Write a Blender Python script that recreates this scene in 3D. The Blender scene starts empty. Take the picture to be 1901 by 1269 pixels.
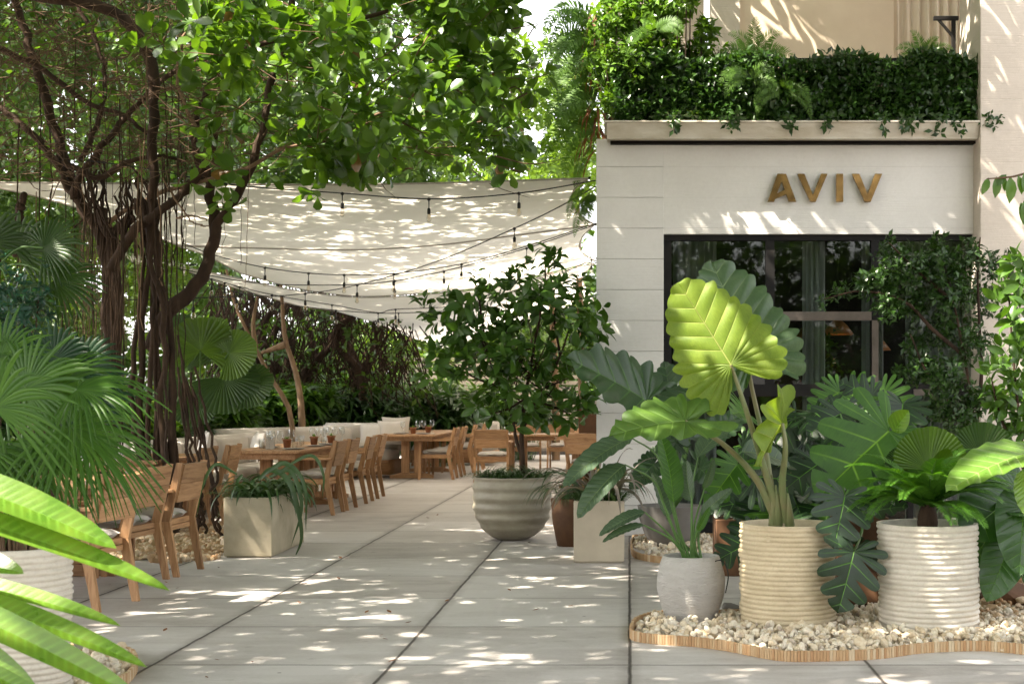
import bpy, math
import numpy as np
from mathutils import Vector
sc = bpy.context.scene
PI = math.pi
rng = np.random.default_rng(7)

# ------------------------------------------------------------------ camera
F, VX, HY, H = 2700.0, 1168.0, 738.0, 1.33      # focal length in photo pixels, vanishing point, eye height
cam = bpy.data.cameras.new('camera'); camo = bpy.data.objects.new('camera', cam); sc.collection.objects.link(camo)
camo.location = (0, 0, H); camo.rotation_euler = (PI/2, 0, 0)
cam.sensor_width = 36; cam.sensor_fit = 'HORIZONTAL'; cam.lens = F/1901*36
cam.shift_x = (950.5-VX)/1901; cam.shift_y = (HY-634.5)/1901
cam.clip_start = 0.1; cam.clip_end = 600
cam.dof.use_dof = True; cam.dof.focus_distance = 10.0; cam.dof.aperture_fstop = 5.6
sc.camera = camo

# ------------------------------------------------------------------ world, sun, exposure
SUN = Vector((-0.56, -0.27, 0.79)).normalized()
w = bpy.data.worlds.new('World'); sc.world = w; w.use_nodes = True
nt = w.node_tree; bg = nt.nodes['Background']
sky = nt.nodes.new('ShaderNodeTexSky'); sky.sky_type = 'NISHITA'; sky.sun_disc = False
sky.sun_elevation = math.asin(SUN.z); sky.sun_rotation = math.atan2(SUN.x, SUN.y)
sky.dust_density = 2.5; sky.ozone_density = 1.0; sky.air_density = 1.0
hs = nt.nodes.new('ShaderNodeHueSaturation'); hs.inputs['Saturation'].default_value = .22      # humid white tropical sky
nt.links.new(sky.outputs[0], hs.inputs['Color']); wm = nt.nodes.new('ShaderNodeMix'); wm.data_type = 'RGBA'; wm.blend_type = 'MULTIPLY'; wm.inputs[0].default_value = 1; wm.inputs[7].default_value = (1.03, .985, .95, 1)      # hazy, sun warmed air
nt.links.new(hs.outputs[0], wm.inputs[6]); nt.links.new(wm.outputs[2], bg.inputs[0]); bg.inputs[1].default_value = 0.15
sl = bpy.data.lights.new('sun', 'SUN'); sl.energy = 4.6; sl.angle = math.radians(0.55); sl.color = (1, .90, .76)
so = bpy.data.objects.new('sun', sl); sc.collection.objects.link(so)
so.rotation_euler = SUN.to_track_quat('Z', 'Y').to_euler(); so.location = (-10, -5, 18)
sc.view_settings.view_transform = 'Standard'; sc.view_settings.look = 'None'
sc.view_settings.exposure = 2.45; sc.view_settings.gamma = 1; sc.view_settings.use_curve_mapping = False
cy = sc.cycles
cy.use_denoising = True
cy.max_bounces = 8; cy.diffuse_bounces = 4; cy.glossy_bounces = 3; cy.transmission_bounces = 5; cy.transparent_max_bounces = 12
cy.sample_clamp_indirect = 6; cy.caustics_reflective = False; cy.caustics_refractive = False

# ------------------------------------------------------------------ helpers
def P(px, py, Y):
    """photo pixel at depth Y -> world point"""
    return np.array([(px-VX)*Y/F, Y, H-(py-HY)*Y/F])
def G(px, py):
    """photo pixel on the ground -> world point"""
    return P(px, py, F*H/(py-HY))
def proj(p):
    p = np.asarray(p); y = np.maximum(p[..., 1], .01)
    return VX+p[..., 0]*F/y, HY-(p[..., 2]-H)*F/y
def A(*v): return np.array(v, float)
def unit(v):
    v = np.asarray(v, float); return v/(np.linalg.norm(v, axis=-1, keepdims=True)+1e-12)

ORG = {}
COL = sc.collection
def tag(o, label=None, cat=None, group=None, kind=None):
    if label: o['label'] = label
    if cat: o['category'] = cat
    if group: o['group'] = group
    if kind: o['kind'] = kind
    return o
def thing(name, label, cat, loc, group=None):
    o = bpy.data.objects.new(name, None); COL.objects.link(o); o.location = tuple(loc); o.empty_display_size = .1
    ORG[o.name] = np.array(loc, float)
    return tag(o, label, cat, group)

class MB:
    """collects faces, then links them as ONE mesh object"""
    def __init__(s): s.v = []; s.n = 0; s.f = {}; s.uv = []; s.hasuv = False
    def add(s, v, f, uv=None):
        v = np.asarray(v, float).reshape(-1, 3)
        if uv is None: uv = np.zeros((len(v), 2))
        else: s.hasuv = True
        s.v.append(v); s.uv.append(np.asarray(uv, float))
        if isinstance(f, np.ndarray): s.f.setdefault(f.shape[1], []).append(f+s.n)
        else:
            by = {}
            for q in f: by.setdefault(len(q), []).append(q)
            for k, q in by.items(): s.f.setdefault(k, []).append(np.array(q, int)+s.n)
        s.n += len(v)
        return s
    def build(s, name, m, parent=None, smooth=True, label=None, org=None):
        if s.n == 0: return None
        v = np.concatenate(s.v); uv = np.concatenate(s.uv)
        o0 = ORG.get(parent.name, np.zeros(3)) if parent is not None else (np.zeros(3) if org is None else np.array(org, float))
        v = v-o0
        me = bpy.data.meshes.new(name)
        loops = []; tot = []
        for k, fl in s.f.items():
            a = np.concatenate(fl); loops.append(a.ravel()); tot.append(np.full(len(a), k))
        loops = np.concatenate(loops).astype(np.int32); tot = np.concatenate(tot).astype(np.int32)
        start = np.concatenate([[0], np.cumsum(tot)[:-1]]).astype(np.int32)
        me.vertices.add(len(v)); me.vertices.foreach_set('co', v.ravel().astype(np.float32))
        me.loops.add(len(loops)); me.loops.foreach_set('vertex_index', loops)
        me.polygons.add(len(tot)); me.polygons.foreach_set('loop_start', start); me.polygons.foreach_set('loop_total', tot)
        me.polygons.foreach_set('use_smooth', np.full(len(tot), bool(smooth)))
        if s.hasuv:
            l = me.uv_layers.new(name='UVMap'); l.data.foreach_set('uv', uv[loops].ravel().astype(np.float32))
        me.update(calc_edges=True); me.validate()
        me.materials.append(m)
        o = bpy.data.objects.new(name, me); COL.objects.link(o)
        if parent is not None: o.parent = parent; ORG[o.name] = o0
        else: o.location = tuple(o0); ORG[o.name] = o0
        if label: o['label'] = label
        return o
    def box(s, x0, x1, y0, y1, z0, z1, bev=0.0, rot=None, piv=None):
        if x1 < x0: x0, x1 = x1, x0
        if y1 < y0: y0, y1 = y1, y0
        if z1 < z0: z0, z1 = z1, z0
        b = min(bev, (x1-x0)*.45, (y1-y0)*.45, (z1-z0)*.45)
        if b <= 0:
            v = A(*[[x, y, z] for z in (z0, z1) for y in (y0, y1) for x in (x0, x1)])
            f = [(0, 2, 3, 1), (4, 5, 7, 6), (0, 1, 5, 4), (2, 6, 7, 3), (0, 4, 6, 2), (1, 3, 7, 5)]
        else:
            v = []; idx = {}
            for i, x in enumerate((x0, x1)):
                for j, y in enumerate((y0, y1)):
                    for k, z in enumerate((z0, z1)):
                        sx, sy, sz = (b if i == 0 else -b), (b if j == 0 else -b), (b if k == 0 else -b)
                        for ax, c in enumerate(([x, y+sy, z+sz], [x+sx, y, z+sz], [x+sx, y+sy, z])):
                            idx[(i, j, k, ax)] = len(v); v.append(c)
            v = A(*v); g = lambda i, j, k, a: idx[(i, j, k, a)]
            f = []
            for i in (0, 1):
                q = [g(i, 0, 0, 0), g(i, 1, 0, 0), g(i, 1, 1, 0), g(i, 0, 1, 0)]; f.append(q if i else q[::-1])
                q = [g(0, i, 0, 1), g(0, i, 1, 1), g(1, i, 1, 1), g(1, i, 0, 1)]; f.append(q if i else q[::-1])
                q = [g(0, 0, i, 2), g(1, 0, i, 2), g(1, 1, i, 2), g(0, 1, i, 2)]; f.append(q if i else q[::-1])
            for a_, b_ in ((0, 1), (0, 2), (1, 2)):
                o_ = 3-a_-b_
                for p_ in (0, 1):
                    for q_ in (0, 1):
                        def key(t, ax):
                            c = [0, 0, 0]; c[a_] = p_; c[b_] = q_; c[o_] = t; return g(*c, ax)
                        q = [key(0, a_), key(1, a_), key(1, b_), key(0, b_)]
                        f.append(q)
            for i in (0, 1):
                for j in (0, 1):
                    for k in (0, 1): f.append([g(i, j, k, 0), g(i, j, k, 1), g(i, j, k, 2)])
        if rot is not None:
            c, sn = math.cos(rot), math.sin(rot); p = piv if piv is not None else A((x0+x1)/2, (y0+y1)/2, 0)
            d = v-p; v = np.stack([d[:, 0]*c-d[:, 1]*sn, d[:, 0]*sn+d[:, 1]*c, d[:, 2]], 1)+p
        s.add(v, f); return s
    def prism(s, poly, ax, c0, c1, rot=None, piv=None):
        """poly: 2D points in the plane normal to axis ax, extruded c0..c1"""
        n = len(poly); v = []
        for c in (c0, c1):
            for a, b in poly:
                v.append({0: (c, a, b), 1: (a, c, b), 2: (a, b, c)}[ax])
        f = [tuple(range(n))[::-1], tuple(range(n, 2*n))]+[(i, (i+1) % n, n+(i+1) % n, n+i) for i in range(n)]
        v = A(*v)
        if rot is not None:
            c, sn = math.cos(rot), math.sin(rot); d = v-piv
            v = np.stack([d[:, 0]*c-d[:, 1]*sn, d[:, 0]*sn+d[:, 1]*c, d[:, 2]], 1)+piv
        s.add(v, f); return s
    def tube(s, pts, r, sides=8, caps=True):
        pts = np.asarray(pts, float); n = len(pts); r = np.broadcast_to(np.asarray(r, float), (n,))
        t = np.gradient(pts, axis=0); t = unit(t)
        up = A(0, 0, 1) if abs(t[0, 2]) < .9 else A(1, 0, 0)
        x = unit(np.cross(up, t[0])); X = []
        for i in range(n):
            x = unit(x-t[i]*np.dot(x, t[i])); X.append(x)
        X = np.array(X); Yv = np.cross(t, X); a = np.linspace(0, 2*PI, sides, endpoint=False)
        v = pts[:, None]+r[:, None, None]*(np.cos(a)[None, :, None]*X[:, None]+np.sin(a)[None, :, None]*Yv[:, None])
        i = np.arange(n-1)[:, None]*sides; j = np.arange(sides)[None]; k = (j+1) % sides
        f = np.stack([i+j, i+k, i+sides+k, i+sides+j], -1).reshape(-1, 4)
        vv = v.reshape(-1, 3); L = np.concatenate([[0], np.cumsum(np.linalg.norm(np.diff(pts, axis=0), axis=1))])
        uv = np.stack([np.tile(np.arange(sides)/sides, n), np.repeat(L, sides)], 1)
        s.add(vv, f, uv)
        if caps:
            s.add(v[0], [tuple(range(sides))[::-1]]); s.add(v[-1], [tuple(range(sides))])
        return s
    def lathe(s, prof, c, sides=32, wob=None, tilt=None):
        """prof: (radius, z) list turned round the vertical through c"""
        prof = np.asarray(prof, float); n = len(prof); a = np.linspace(0, 2*PI, sides, endpoint=False)
        R = prof[:, 0][:, None]*np.ones(sides)[None]; Z = prof[:, 1][:, None]*np.ones(sides)[None]
        if wob is not None: R = R+wob(a[None], prof[:, 1][:, None])*(prof[:, 0][:, None] > 0.001)
        v = np.stack([c[0]+R*np.cos(a), c[1]+R*np.sin(a), c[2]+Z], -1)
        i = np.arange(n-1)[:, None]*sides; j = np.arange(sides)[None]; k = (j+1) % sides
        f = np.stack([i+j, i+k, i+sides+k, i+sides+j], -1).reshape(-1, 4)
        uv = np.stack([np.tile(np.arange(sides)/sides, n), np.repeat(prof[:, 1], sides)], 1)
        s.add(v.reshape(-1, 3), f, uv); return s
    def inst(s, tpl, R, T, S):
        """many copies of a small template: R (k,3,3), T (k,3), S (k,) or (k,3)"""
        tv, tf, tuv = tpl; S = np.asarray(S, float)
        if S.ndim == 1: S = S[:, None]*np.ones(3)
        v = np.einsum('kij,kvj->kvi', R, tv[None]*S[:, None])+T[:, None]
        k, n = len(T), len(tv)
        if k == 0: return s
        f = (tf[None]+np.arange(k)[:, None, None]*n).reshape(-1, tf.shape[1])
        s.add(v.reshape(-1, 3), f, np.tile(tuv, (k, 1))); return s

def frames(D, N):
    """rotation matrices with columns D, side, normal"""
    D = unit(D); N = N-D*np.sum(D*N, -1, keepdims=True); N = unit(N); S = np.cross(N, D)
    return np.stack([D, S, N], -1)

def copy_tree(o, loc=None, rz=None, label=None, group=None, parent=None):
    c = o.copy(); COL.objects.link(c)
    if parent is not None: c.parent = parent
    if loc is not None: c.location = tuple(loc)
    if rz is not None: c.rotation_euler = (0, 0, rz)
    if label: c['label'] = label
    if group: c['group'] = group
    for ch in list(o.children): copy_tree(ch, parent=c)
    return c

# ------------------------------------------------------------------ materials
def newmat(name):
    m = bpy.data.materials.new(name); m.use_nodes = True; nt = m.node_tree; nt.nodes.clear()
    out = nt.nodes.new('ShaderNodeOutputMaterial'); return m, nt, out
class NT:
    def __init__(s, nt): s.nt = nt
    def n(s, t, **k):
        o = s.nt.nodes.new(t)
        for a, v in k.items(): setattr(o, a, v)
        return o
    def l(s, a, b): s.nt.links.new(a, b)
    def math(s, op, a, b=None, clamp=False):
        o = s.n('ShaderNodeMath', operation=op, use_clamp=clamp)
        for i, x in enumerate((a, b)):
            if x is None: continue
            if hasattr(x, 'is_linked'): s.l(x, o.inputs[i])
            else: o.inputs[i].default_value = x
        return o.outputs[0]
    def mix(s, f, a, b, blend='MIX'):
        o = s.n('ShaderNodeMix', data_type='RGBA', blend_type=blend)
        for i, x in ((0, f), (6, a), (7, b)):
            if hasattr(x, 'is_linked'): s.l(x, o.inputs[i])
            else: o.inputs[i].default_value = x if i == 0 else (*x[:3], 1)
        return o.outputs[2]
    def ramp(s, f, stops):
        o = s.n('ShaderNodeValToRGB'); s.l(f, o.inputs[0]); e = o.color_ramp.elements
        while len(e) > 1: e.remove(e[-1])
        for i, (p, c) in enumerate(stops):
            if i == 0: e[0].position = p; k = e[0]
            else: k = e.new(p)
            k.color = (*c, 1) if len(c) == 3 else c
        return o.outputs[0]
    def coord(s, which='Object', scale=None, rot=None):
        t = s.n('ShaderNodeTexCoord').outputs[which]
        if scale is not None or rot is not None:
            m = s.n('ShaderNodeMapping'); s.l(t, m.inputs[0])
            if scale is not None: m.inputs['Scale'].default_value = scale
            if rot is not None: m.inputs['Rotation'].default_value = rot
            t = m.outputs[0]
        return t
    def noise(s, vec, scale, detail=4, rough=.5, dist=0):
        o = s.n('ShaderNodeTexNoise'); s.l(vec, o.inputs['Vector']); o.inputs['Scale'].default_value = scale
        o.inputs['Detail'].default_value = detail; o.inputs['Roughness'].default_value = rough; o.inputs['Distortion'].default_value = dist
        return o.outputs['Fac']
    def bump(s, h, strength, dist=.01, normal=None):
        o = s.n('ShaderNodeBump'); s.l(h, o.inputs['Height']); o.inputs['Strength'].default_value = strength; o.inputs['Distance'].default_value = dist
        if normal is not None: s.l(normal, o.inputs['Normal'])
        return o.outputs[0]
    def bsdf(s, out, color, rough=.6, spec=.5, normal=None, metal=0, **k):
        p = s.n('ShaderNodeBsdfPrincipled')
        for nm, x in (('Base Color', color), ('Roughness', rough)):
            if hasattr(x, 'is_linked'): s.l(x, p.inputs[nm])
            else: p.inputs[nm].default_value = (*x[:3], 1) if nm == 'Base Color' else x
        p.inputs['Specular IOR Level'].default_value = spec; p.inputs['Metallic'].default_value = metal
        if normal is not None: s.l(normal, p.inputs['Normal'])
        for a, b in k.items(): p.inputs[a.replace('_', ' ')].default_value = b
        if out is not None: s.l(p.outputs[0], out.inputs[0])
        return p

def mat_plain(name, c1, c2=None, scale=8, rough=.6, spec=.4, bump=.3, bscale=None, bdist=.004, metal=0, stretch=(1, 1, 1), detail=5):
    m, nt, out = newmat(name); t = NT(nt); co = t.coord('Object', stretch)
    c2 = c2 or tuple(x*.75 for x in c1)
    n = t.noise(co, scale, detail, .6)
    col = t.ramp(n, [(.3, c2), (.7, c1)])
    nb = t.noise(co, bscale or scale*6, 4, .6)
    t.bsdf(out, col, rough, spec, t.bump(nb, bump, bdist), metal); return m
def mat_wood(name, ax, c1, c2, dark):
    st = [(.9, .9, .9)]*3; s_ = [14, 14, 14]; s_[ax] = 1.3
    m, nt, out = newmat(name); t = NT(nt); co = t.coord('Object', tuple(s_))
    oi = t.n('ShaderNodeObjectInfo'); off = t.n('ShaderNodeVectorMath', operation='ADD')
    t.l(co, off.inputs[0]); t.l(t.math('MULTIPLY', oi.outputs['Random'], 37.0), off.inputs[1])
    v = off.outputs[0]
    n = t.noise(v, 2.2, 6, .62, 1.2); n2 = t.noise(v, 9, 3, .6)
    col = t.ramp(n, [(.25, dark), (.45, c2), (.7, c1)])
    col = t.mix(t.math('MULTIPLY', n2, .35), col, dark, 'MULTIPLY')
    hv = t.n('ShaderNodeHueSaturation'); t.l(col, hv.inputs['Color'])
    t.l(t.math('ADD', t.math('MULTIPLY', oi.outputs['Random'], .5), .72), hv.inputs['Value'])
    t.bsdf(out, hv.outputs[0], .55, .35, t.bump(n2, .25, .002)); return m

def mat_leaf(name, c1, c2, trans=.35, rough=.38, spec=.5, hue=.04, tcol=None, island=True, dry=0.0):
    """leaf: diffuse + translucent + sheen of the cuticle; colour varies leaf by leaf"""
    c1, c2 = [(c[0]*1.12, c[1]*.86, c[2]*.9) for c in (c1, c2)]
    m, nt, out = newmat(name); t = NT(nt)
    if island: r = t.n('ShaderNodeNewGeometry').outputs['Random Per Island']
    else: r = t.n('ShaderNodeObjectInfo').outputs['Random']
    co = t.coord('Object'); n = t.noise(co, 2.0, 2)
    f = t.math('ADD', t.math('MULTIPLY', r, .7), t.math('MULTIPLY', n, .3))
    st = [(.0, c2), (.75, c1)]
    col = t.ramp(f, st)
    if dry > 0:
        col = t.mix(t.math('GREATER_THAN', r, 1-dry), col, (.16, .09, .03))
    p = t.bsdf(None, col, rough, spec)
    tr = t.n('ShaderNodeBsdfTranslucent')
    tcm = t.mix(1.0, col, tcol or (1.6, 1.6, .42), 'MULTIPLY'); t.l(tcm, tr.inputs[0])
    mx = t.n('ShaderNodeMixShader'); mx.inputs[0].default_value = trans
    t.l(p.outputs[0], mx.inputs[1]); t.l(tr.outputs[0], mx.inputs[2]); t.l(mx.outputs[0], out.inputs[0]); return m

def mat_vein(name, c1, c2, vein, trans=.35, rough=.35, tcol=(1.5, 1.7, .45), vw=.10, mw=.035, spec=.5, bump=.5):
    """broad leaf with midrib and side veins; uv = (vein number along the leaf, distance from the midrib)"""
    c1, c2 = [(c[0]*1.06, c[1]*.86, c[2]) for c in (c1, c2)]
    m, nt, out = newmat(name); t = NT(nt)
    uv = t.n('ShaderNodeUVMap').outputs[0]; sp = t.n('ShaderNodeSeparateXYZ'); t.l(uv, sp.inputs[0])
    u, v = sp.outputs[0], sp.outputs[1]
    d = t.math('ABSOLUTE', t.math('SUBTRACT', t.math('FRACT', t.math('ADD', u, .5)), .5))
    side = t.math('SUBTRACT', 1.0, t.math('DIVIDE', d, vw), True)
    side = t.math('MULTIPLY', side, t.math('SUBTRACT', 1.15, v, True))
    mid = t.math('SUBTRACT', 1.0, t.math('DIVIDE', v, mw), True)
    k = t.math('MAXIMUM', t.math('MULTIPLY', side, .75), mid)
    co = t.coord('Object'); n = t.noise(co, 7, 4, .6); nf = t.noise(co, 60, 3, .6)
    col = t.ramp(n, [(.3, c2), (.7, c1)])
    fine = t.math('MULTIPLY', nf, .35); col = t.mix(fine, col, c2)
    mp = t.n('ShaderNodeMapping'); t.l(uv, mp.inputs[0]); mp.inputs['Scale'].default_value = (1.2, 26, 1)
    nv_ = t.noise(mp.outputs[0], 2.2, 4, .7); col = t.mix(t.math('MULTIPLY', t.math('SUBTRACT', nv_, .42, True), 1.5, True), col, tuple(.45*x for x in c2))
    bl_ = t.math('MULTIPLY', t.math('SUBTRACT', t.noise(co, 26, 3, .6), .70, True), 9, True); col = t.mix(t.math('MULTIPLY', bl_, .7), col, (.16, .13, .05))
    col = t.mix(k, col, vein)
    h = t.math('ADD', t.math('MULTIPLY', k, -1.0), t.math('ADD', t.math('MULTIPLY', nf, .15), t.math('MULTIPLY', nv_, .35)))
    p = t.bsdf(None, col, t.math('ADD', t.math('MULTIPLY', n, .25), rough-.10), spec, t.bump(h, bump, .006))
    tr = t.n('ShaderNodeBsdfTranslucent'); t.l(t.mix(1.0, col, tcol, 'MULTIPLY'), tr.inputs[0])
    mx = t.n('ShaderNodeMixShader'); mx.inputs[0].default_value = trans
    t.l(p.outputs[0], mx.inputs[1]); t.l(tr.outputs[0], mx.inputs[2]); t.l(mx.outputs[0], out.inputs[0]); return m

def mat_glass(name, tint=(1, 1, 1), refl=1.0, pw=2.6):
    m, nt, out = newmat(name); t = NT(nt)
    tr = t.n('ShaderNodeBsdfTransparent'); tr.inputs[0].default_value = (*tint, 1)
    gl = t.n('ShaderNodeBsdfGlossy'); gl.inputs['Roughness'].default_value = .02
    lw = t.n('ShaderNodeLayerWeight'); lw.inputs[0].default_value = .5
    mx = t.n('ShaderNodeMixShader'); t.l(t.math('ADD', t.math('MULTIPLY', t.math('POWER', lw.outputs['Facing'], pw), refl), .035, True), mx.inputs[0])
    t.l(tr.outputs[0], mx.inputs[1]); t.l(gl.outputs[0], mx.inputs[2]); t.l(mx.outputs[0], out.inputs[0]); return m
# ================================================================== SETTING
def mat_concrete_floor():
    m, nt, out = newmat('slab_concrete'); t = NT(nt); co = t.coord('Object')
    w1 = t.noise(co, .9, 3); sp = t.n('ShaderNodeSeparateXYZ'); t.l(co, sp.inputs[0])
    wob = t.noise(co, 3.0, 5, .6)
    def joint(c, per, off, wid, amp):
        c = t.math('ADD', c, t.math('MULTIPLY', t.math('SUBTRACT', wob, .5), amp))
        q = t.math('FRACT', t.math('ADD', t.math('DIVIDE', t.math('SUBTRACT', c, off), per), 100.5))
        d = t.math('MULTIPLY', t.math('ABSOLUTE', t.math('SUBTRACT', q, .5)), per)
        return t.math('SUBTRACT', 1.0, t.math('DIVIDE', d, wid), True)
    jx = joint(sp.outputs[0], 1.19, 0.004, .011, .022); jy = joint(sp.outputs[1], 1.21, 7.25, .013, .008)
    j = t.math('MAXIMUM', t.math('POWER', jx, .5), t.math('MULTIPLY', t.math('POWER', jy, .6), .72))
    # slab by slab tone
    fl = t.n('ShaderNodeVectorMath', operation='FLOOR'); dv = t.n('ShaderNodeVectorMath', operation='DIVIDE')
    sb = t.n('ShaderNodeVectorMath', operation='SUBTRACT'); t.l(co, sb.inputs[0]); sb.inputs[1].default_value = (0, 7.25, -9)
    t.l(sb.outputs[0], dv.inputs[0]); dv.inputs[1].default_value = (1.19, 1.21, 100); t.l(dv.outputs[0], fl.inputs[0])
    wn = t.n('ShaderNodeTexWhiteNoise'); t.l(fl.outputs[0], wn.inputs[0])
    big = t.noise(co, .55, 4, .6, .6); mid = t.noise(t.coord('Object', (1, 2.6, 1)), 2.3, 6, .65, .8); fine = t.noise(co, 42, 4, .7)
    f = t.math('ADD', t.math('ADD', t.math('MULTIPLY', big, .5), t.math('MULTIPLY', mid, .38)), t.math('ADD', t.math('MULTIPLY', wn.outputs[0], .16), t.math('MULTIPLY', fine, .14)))
    col = t.ramp(f, [(.38, (.255, .228, .208)), (.52, (.42, .388, .362)), (.66, (.55, .52, .495))])
    spot = t.noise(co, 6.5, 3, .5); st = t.math('MULTIPLY', t.math('SUBTRACT', spot, .66, True), 6.0, True)
    col = t.mix(t.math('MULTIPLY', st, .55), col, (.12, .10, .08))
    v = t.n('ShaderNodeTexVoronoi'); t.l(co, v.inputs['Vector']); v.inputs['Scale'].default_value = 3.2
    sp2 = t.math('LESS_THAN', v.outputs['Distance'], .035); col = t.mix(t.math('MULTIPLY', sp2, .7), col, (.07, .05, .04))
    grime = t.math('MULTIPLY', joint(sp.outputs[0], 1.19, 0, .07, .05), t.math('MULTIPLY', spot, .8)); col = t.mix(grime, col, (.13, .105, .085))
    col = t.mix(j, col, (.025, .02, .017))
    h = t.math('ADD', t.math('MULTIPLY', j, -1.6), t.math('ADD', t.math('MULTIPLY', mid, .35), t.math('MULTIPLY', fine, .25)))
    t.bsdf(out, col, t.ramp(mid, [(.3, (.5,)*3), (.7, (.68,)*3)]), .4, t.bump(h, .5, .008)); return m
M = {}
M['slab'] = mat_concrete_floor()
M['soil'] = mat_plain('soil', (.06, .045, .03), (.03, .022, .015), 3, .95, .1, .8, 30, .03)
def sheet(name, x0, x1, y0, y1, z, m, **k):
    mb = MB(); mb.add(A([x0, y0, z], [x1, y0, z], [x1, y1, z], [x0, y1, z]), [(0, 1, 2, 3)])
    return tag(mb.build(name, m), kind='structure', **k)
sheet('ground', -150, 150, -120, 260, -.008, M['soil'])
sheet('patio', -4.75, 9, -8, 34, 0, M['slab'])
sheet('patio_left', -12, -4.75, 8.6, 34, 0, M['slab'])

# ------------------------------------------------------------------ restaurant building
def mat_wall(name, base, dk, col_joints=True, per=.296, off=0.0, course=True):
    m, nt, out = newmat(name); t = NT(nt); co = t.coord('Object'); sp = t.n('ShaderNodeSeparateXYZ'); t.l(co, sp.inputs[0])
    n1 = t.noise(co, 1.1, 5, .6); n2 = t.noise(co, 25, 4, .65)
    grain = t.noise(t.coord('Object', (2.2, 2.2, 60)), 1.6, 5, .6, .6)
    wb = t.noise(co, 2.5, 4)
    z = t.math('ADD', sp.outputs[2], t.math('MULTIPLY', t.math('SUBTRACT', wb, .5), .008))
    q = t.math('FRACT', t.math('ADD', t.math('DIVIDE', t.math('SUBTRACT', z, off), per), 50.5))
    d = t.math('MULTIPLY', t.math('ABSOLUTE', t.math('SUBTRACT', q, .5)), per)
    j = t.math('SUBTRACT', 1.0, t.math('DIVIDE', d, .0055), True)
    patch = t.noise(t.coord('Object', (1.5, 1.5, 1.5)), 1.0, 2); j = t.math('MULTIPLY', j, t.math('MULTIPLY', patch, 1.5, True))
    f = t.math('ADD', t.math('MULTIPLY', n1, .7), t.math('MULTIPLY', n2, .3))
    colr = t.ramp(f, [(.35, dk), (.65, base)])
    colr = t.mix(t.math('MULTIPLY', t.math('SUBTRACT', grain, .5, True), .8), colr, dk)
    colr = t.mix(t.math('MULTIPLY', j, .6 if course else .12), colr, (.12, .09, .07))
    h = t.math('ADD', t.math('MULTIPLY', j, -1.2 if course else -.3), t.math('ADD', t.math('MULTIPLY', grain, .6), t.math('MULTIPLY', n2, .2)))
    t.bsdf(out, colr, .8, .25, t.bump(h, .75, .008)); return m
WY = 14.0
M['wall'] = mat_wall('painted_board_concrete', (.765, .745, .705), (.665, .64, .60))
M['lintel'] = mat_wall('painted_lintel', (.765, .745, .70), (.665, .64, .595), course=False)
M['wall_warm'] = mat_wall('painted_render', (.64, .57, .49), (.54, .475, .40), course=False)
M['ledge'] = mat_plain('weathered_ledge', (.66, .62, .53), (.48, .42, .32), 3, .7, .3, .5, 20, .01, stretch=(1.0, 1, 3))
M['black_metal'] = mat_plain('black_metal', (.012, .012, .013), (.02, .018, .016), 10, .55, .12, .1)
M['rust'] = mat_plain('dark_gap', (.012, .009, .007), (.006, .005, .004), 6, .9, .1)  # near-black colour standing in for shade under the ledge, no rust
M['glass'] = mat_glass('window_glass', (.70, .74, .72), .8)
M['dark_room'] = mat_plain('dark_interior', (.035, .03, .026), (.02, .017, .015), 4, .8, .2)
M['curtain'] = mat_plain('curtain_linen', (.50, .50, .48), (.4, .4, .38), 3, .9, .1, .3, 60)
M['beige'] = mat_plain('beige_render', (.70, .59, .46), (.61, .50, .38), 1.5, .85, .2, .3, 14, .006)
bld = thing('restaurant_building', 'white board-marked concrete restaurant building with brass sign and planted upper terrace', 'building', (1.5, WY, 0))
XL, XC, XR, ZW, ZT, ZC = -.316, .332, 3.40, 2.905, 3.767, 3.819
mb = MB(); mb.box(XL, XC, WY, WY+.5, 0, ZC-.03, .004); mb.box(XL, -.19, WY, WY+.5, ZC-.03, ZC, .004); mb.build('corner_column', M['wall'], bld, False)
mb = MB(); mb.box(XC, XR+1.6, WY+.004, WY+.5, ZW, ZT); mb.build('lintel_wall', M['lintel'], bld, False)
mb = MB(); mb.box(XL+.002, XL+.25, WY+.5, 34, 0, ZC-.04); mb.build('side_wall', M['wall'], bld, False)
mb = MB(); mb.box(3.315, 6.4, 13.72, 14.6, 0, 8.2, .004); mb.build('pier', M['wall_warm'], bld, False)
# ledge with sloping face
mb = MB(); mb.prism([(13.74, 3.925), (13.80, 3.80), (13.80, 3.785), (14.4, 3.785), (14.4, 3.925)], 0, -.21, 3.312)
mb.box(-.24, 3.313, 13.725, 14.4, 3.927, 3.945, .003); mb.build('ledge', M['ledge'], bld, False)
mb = MB(); mb.box(-.18, 3.31, 13.90, 14.45, 3.760, 3.784); mb.build('shadow_gap', M['rust'], bld, False)  # black strip placed as the shade between ledge and wall
mb = MB(); mb.box(-.12, 3.30, 14.05, 14.12, 3.946, 4.30); mb.box(-.12, 3.30, 14.45, 14.5, 3.946, 4.30); mb.build('planter_trough', M['black_metal'], bld, False)
mb = MB(); mb.box(-.19, 3.31, 14.1, 20, 3.70, 3.76); mb.box(-.1, 6.4, 14.5, 20, 3.761, 3.80); mb.build('terrace_floor', M['wall_warm'], bld, False)
mb = MB(); mb.box(.1, 3.31, 14.52, 14.58, 4.66, 4.72, .004)
for x in np.arange(.3, 3.3, .11): mb.box(x, x+.014, 14.54, 14.555, 3.80, 4.66)
mb.build('terrace_railing', M['black_metal'], bld, False)
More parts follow.
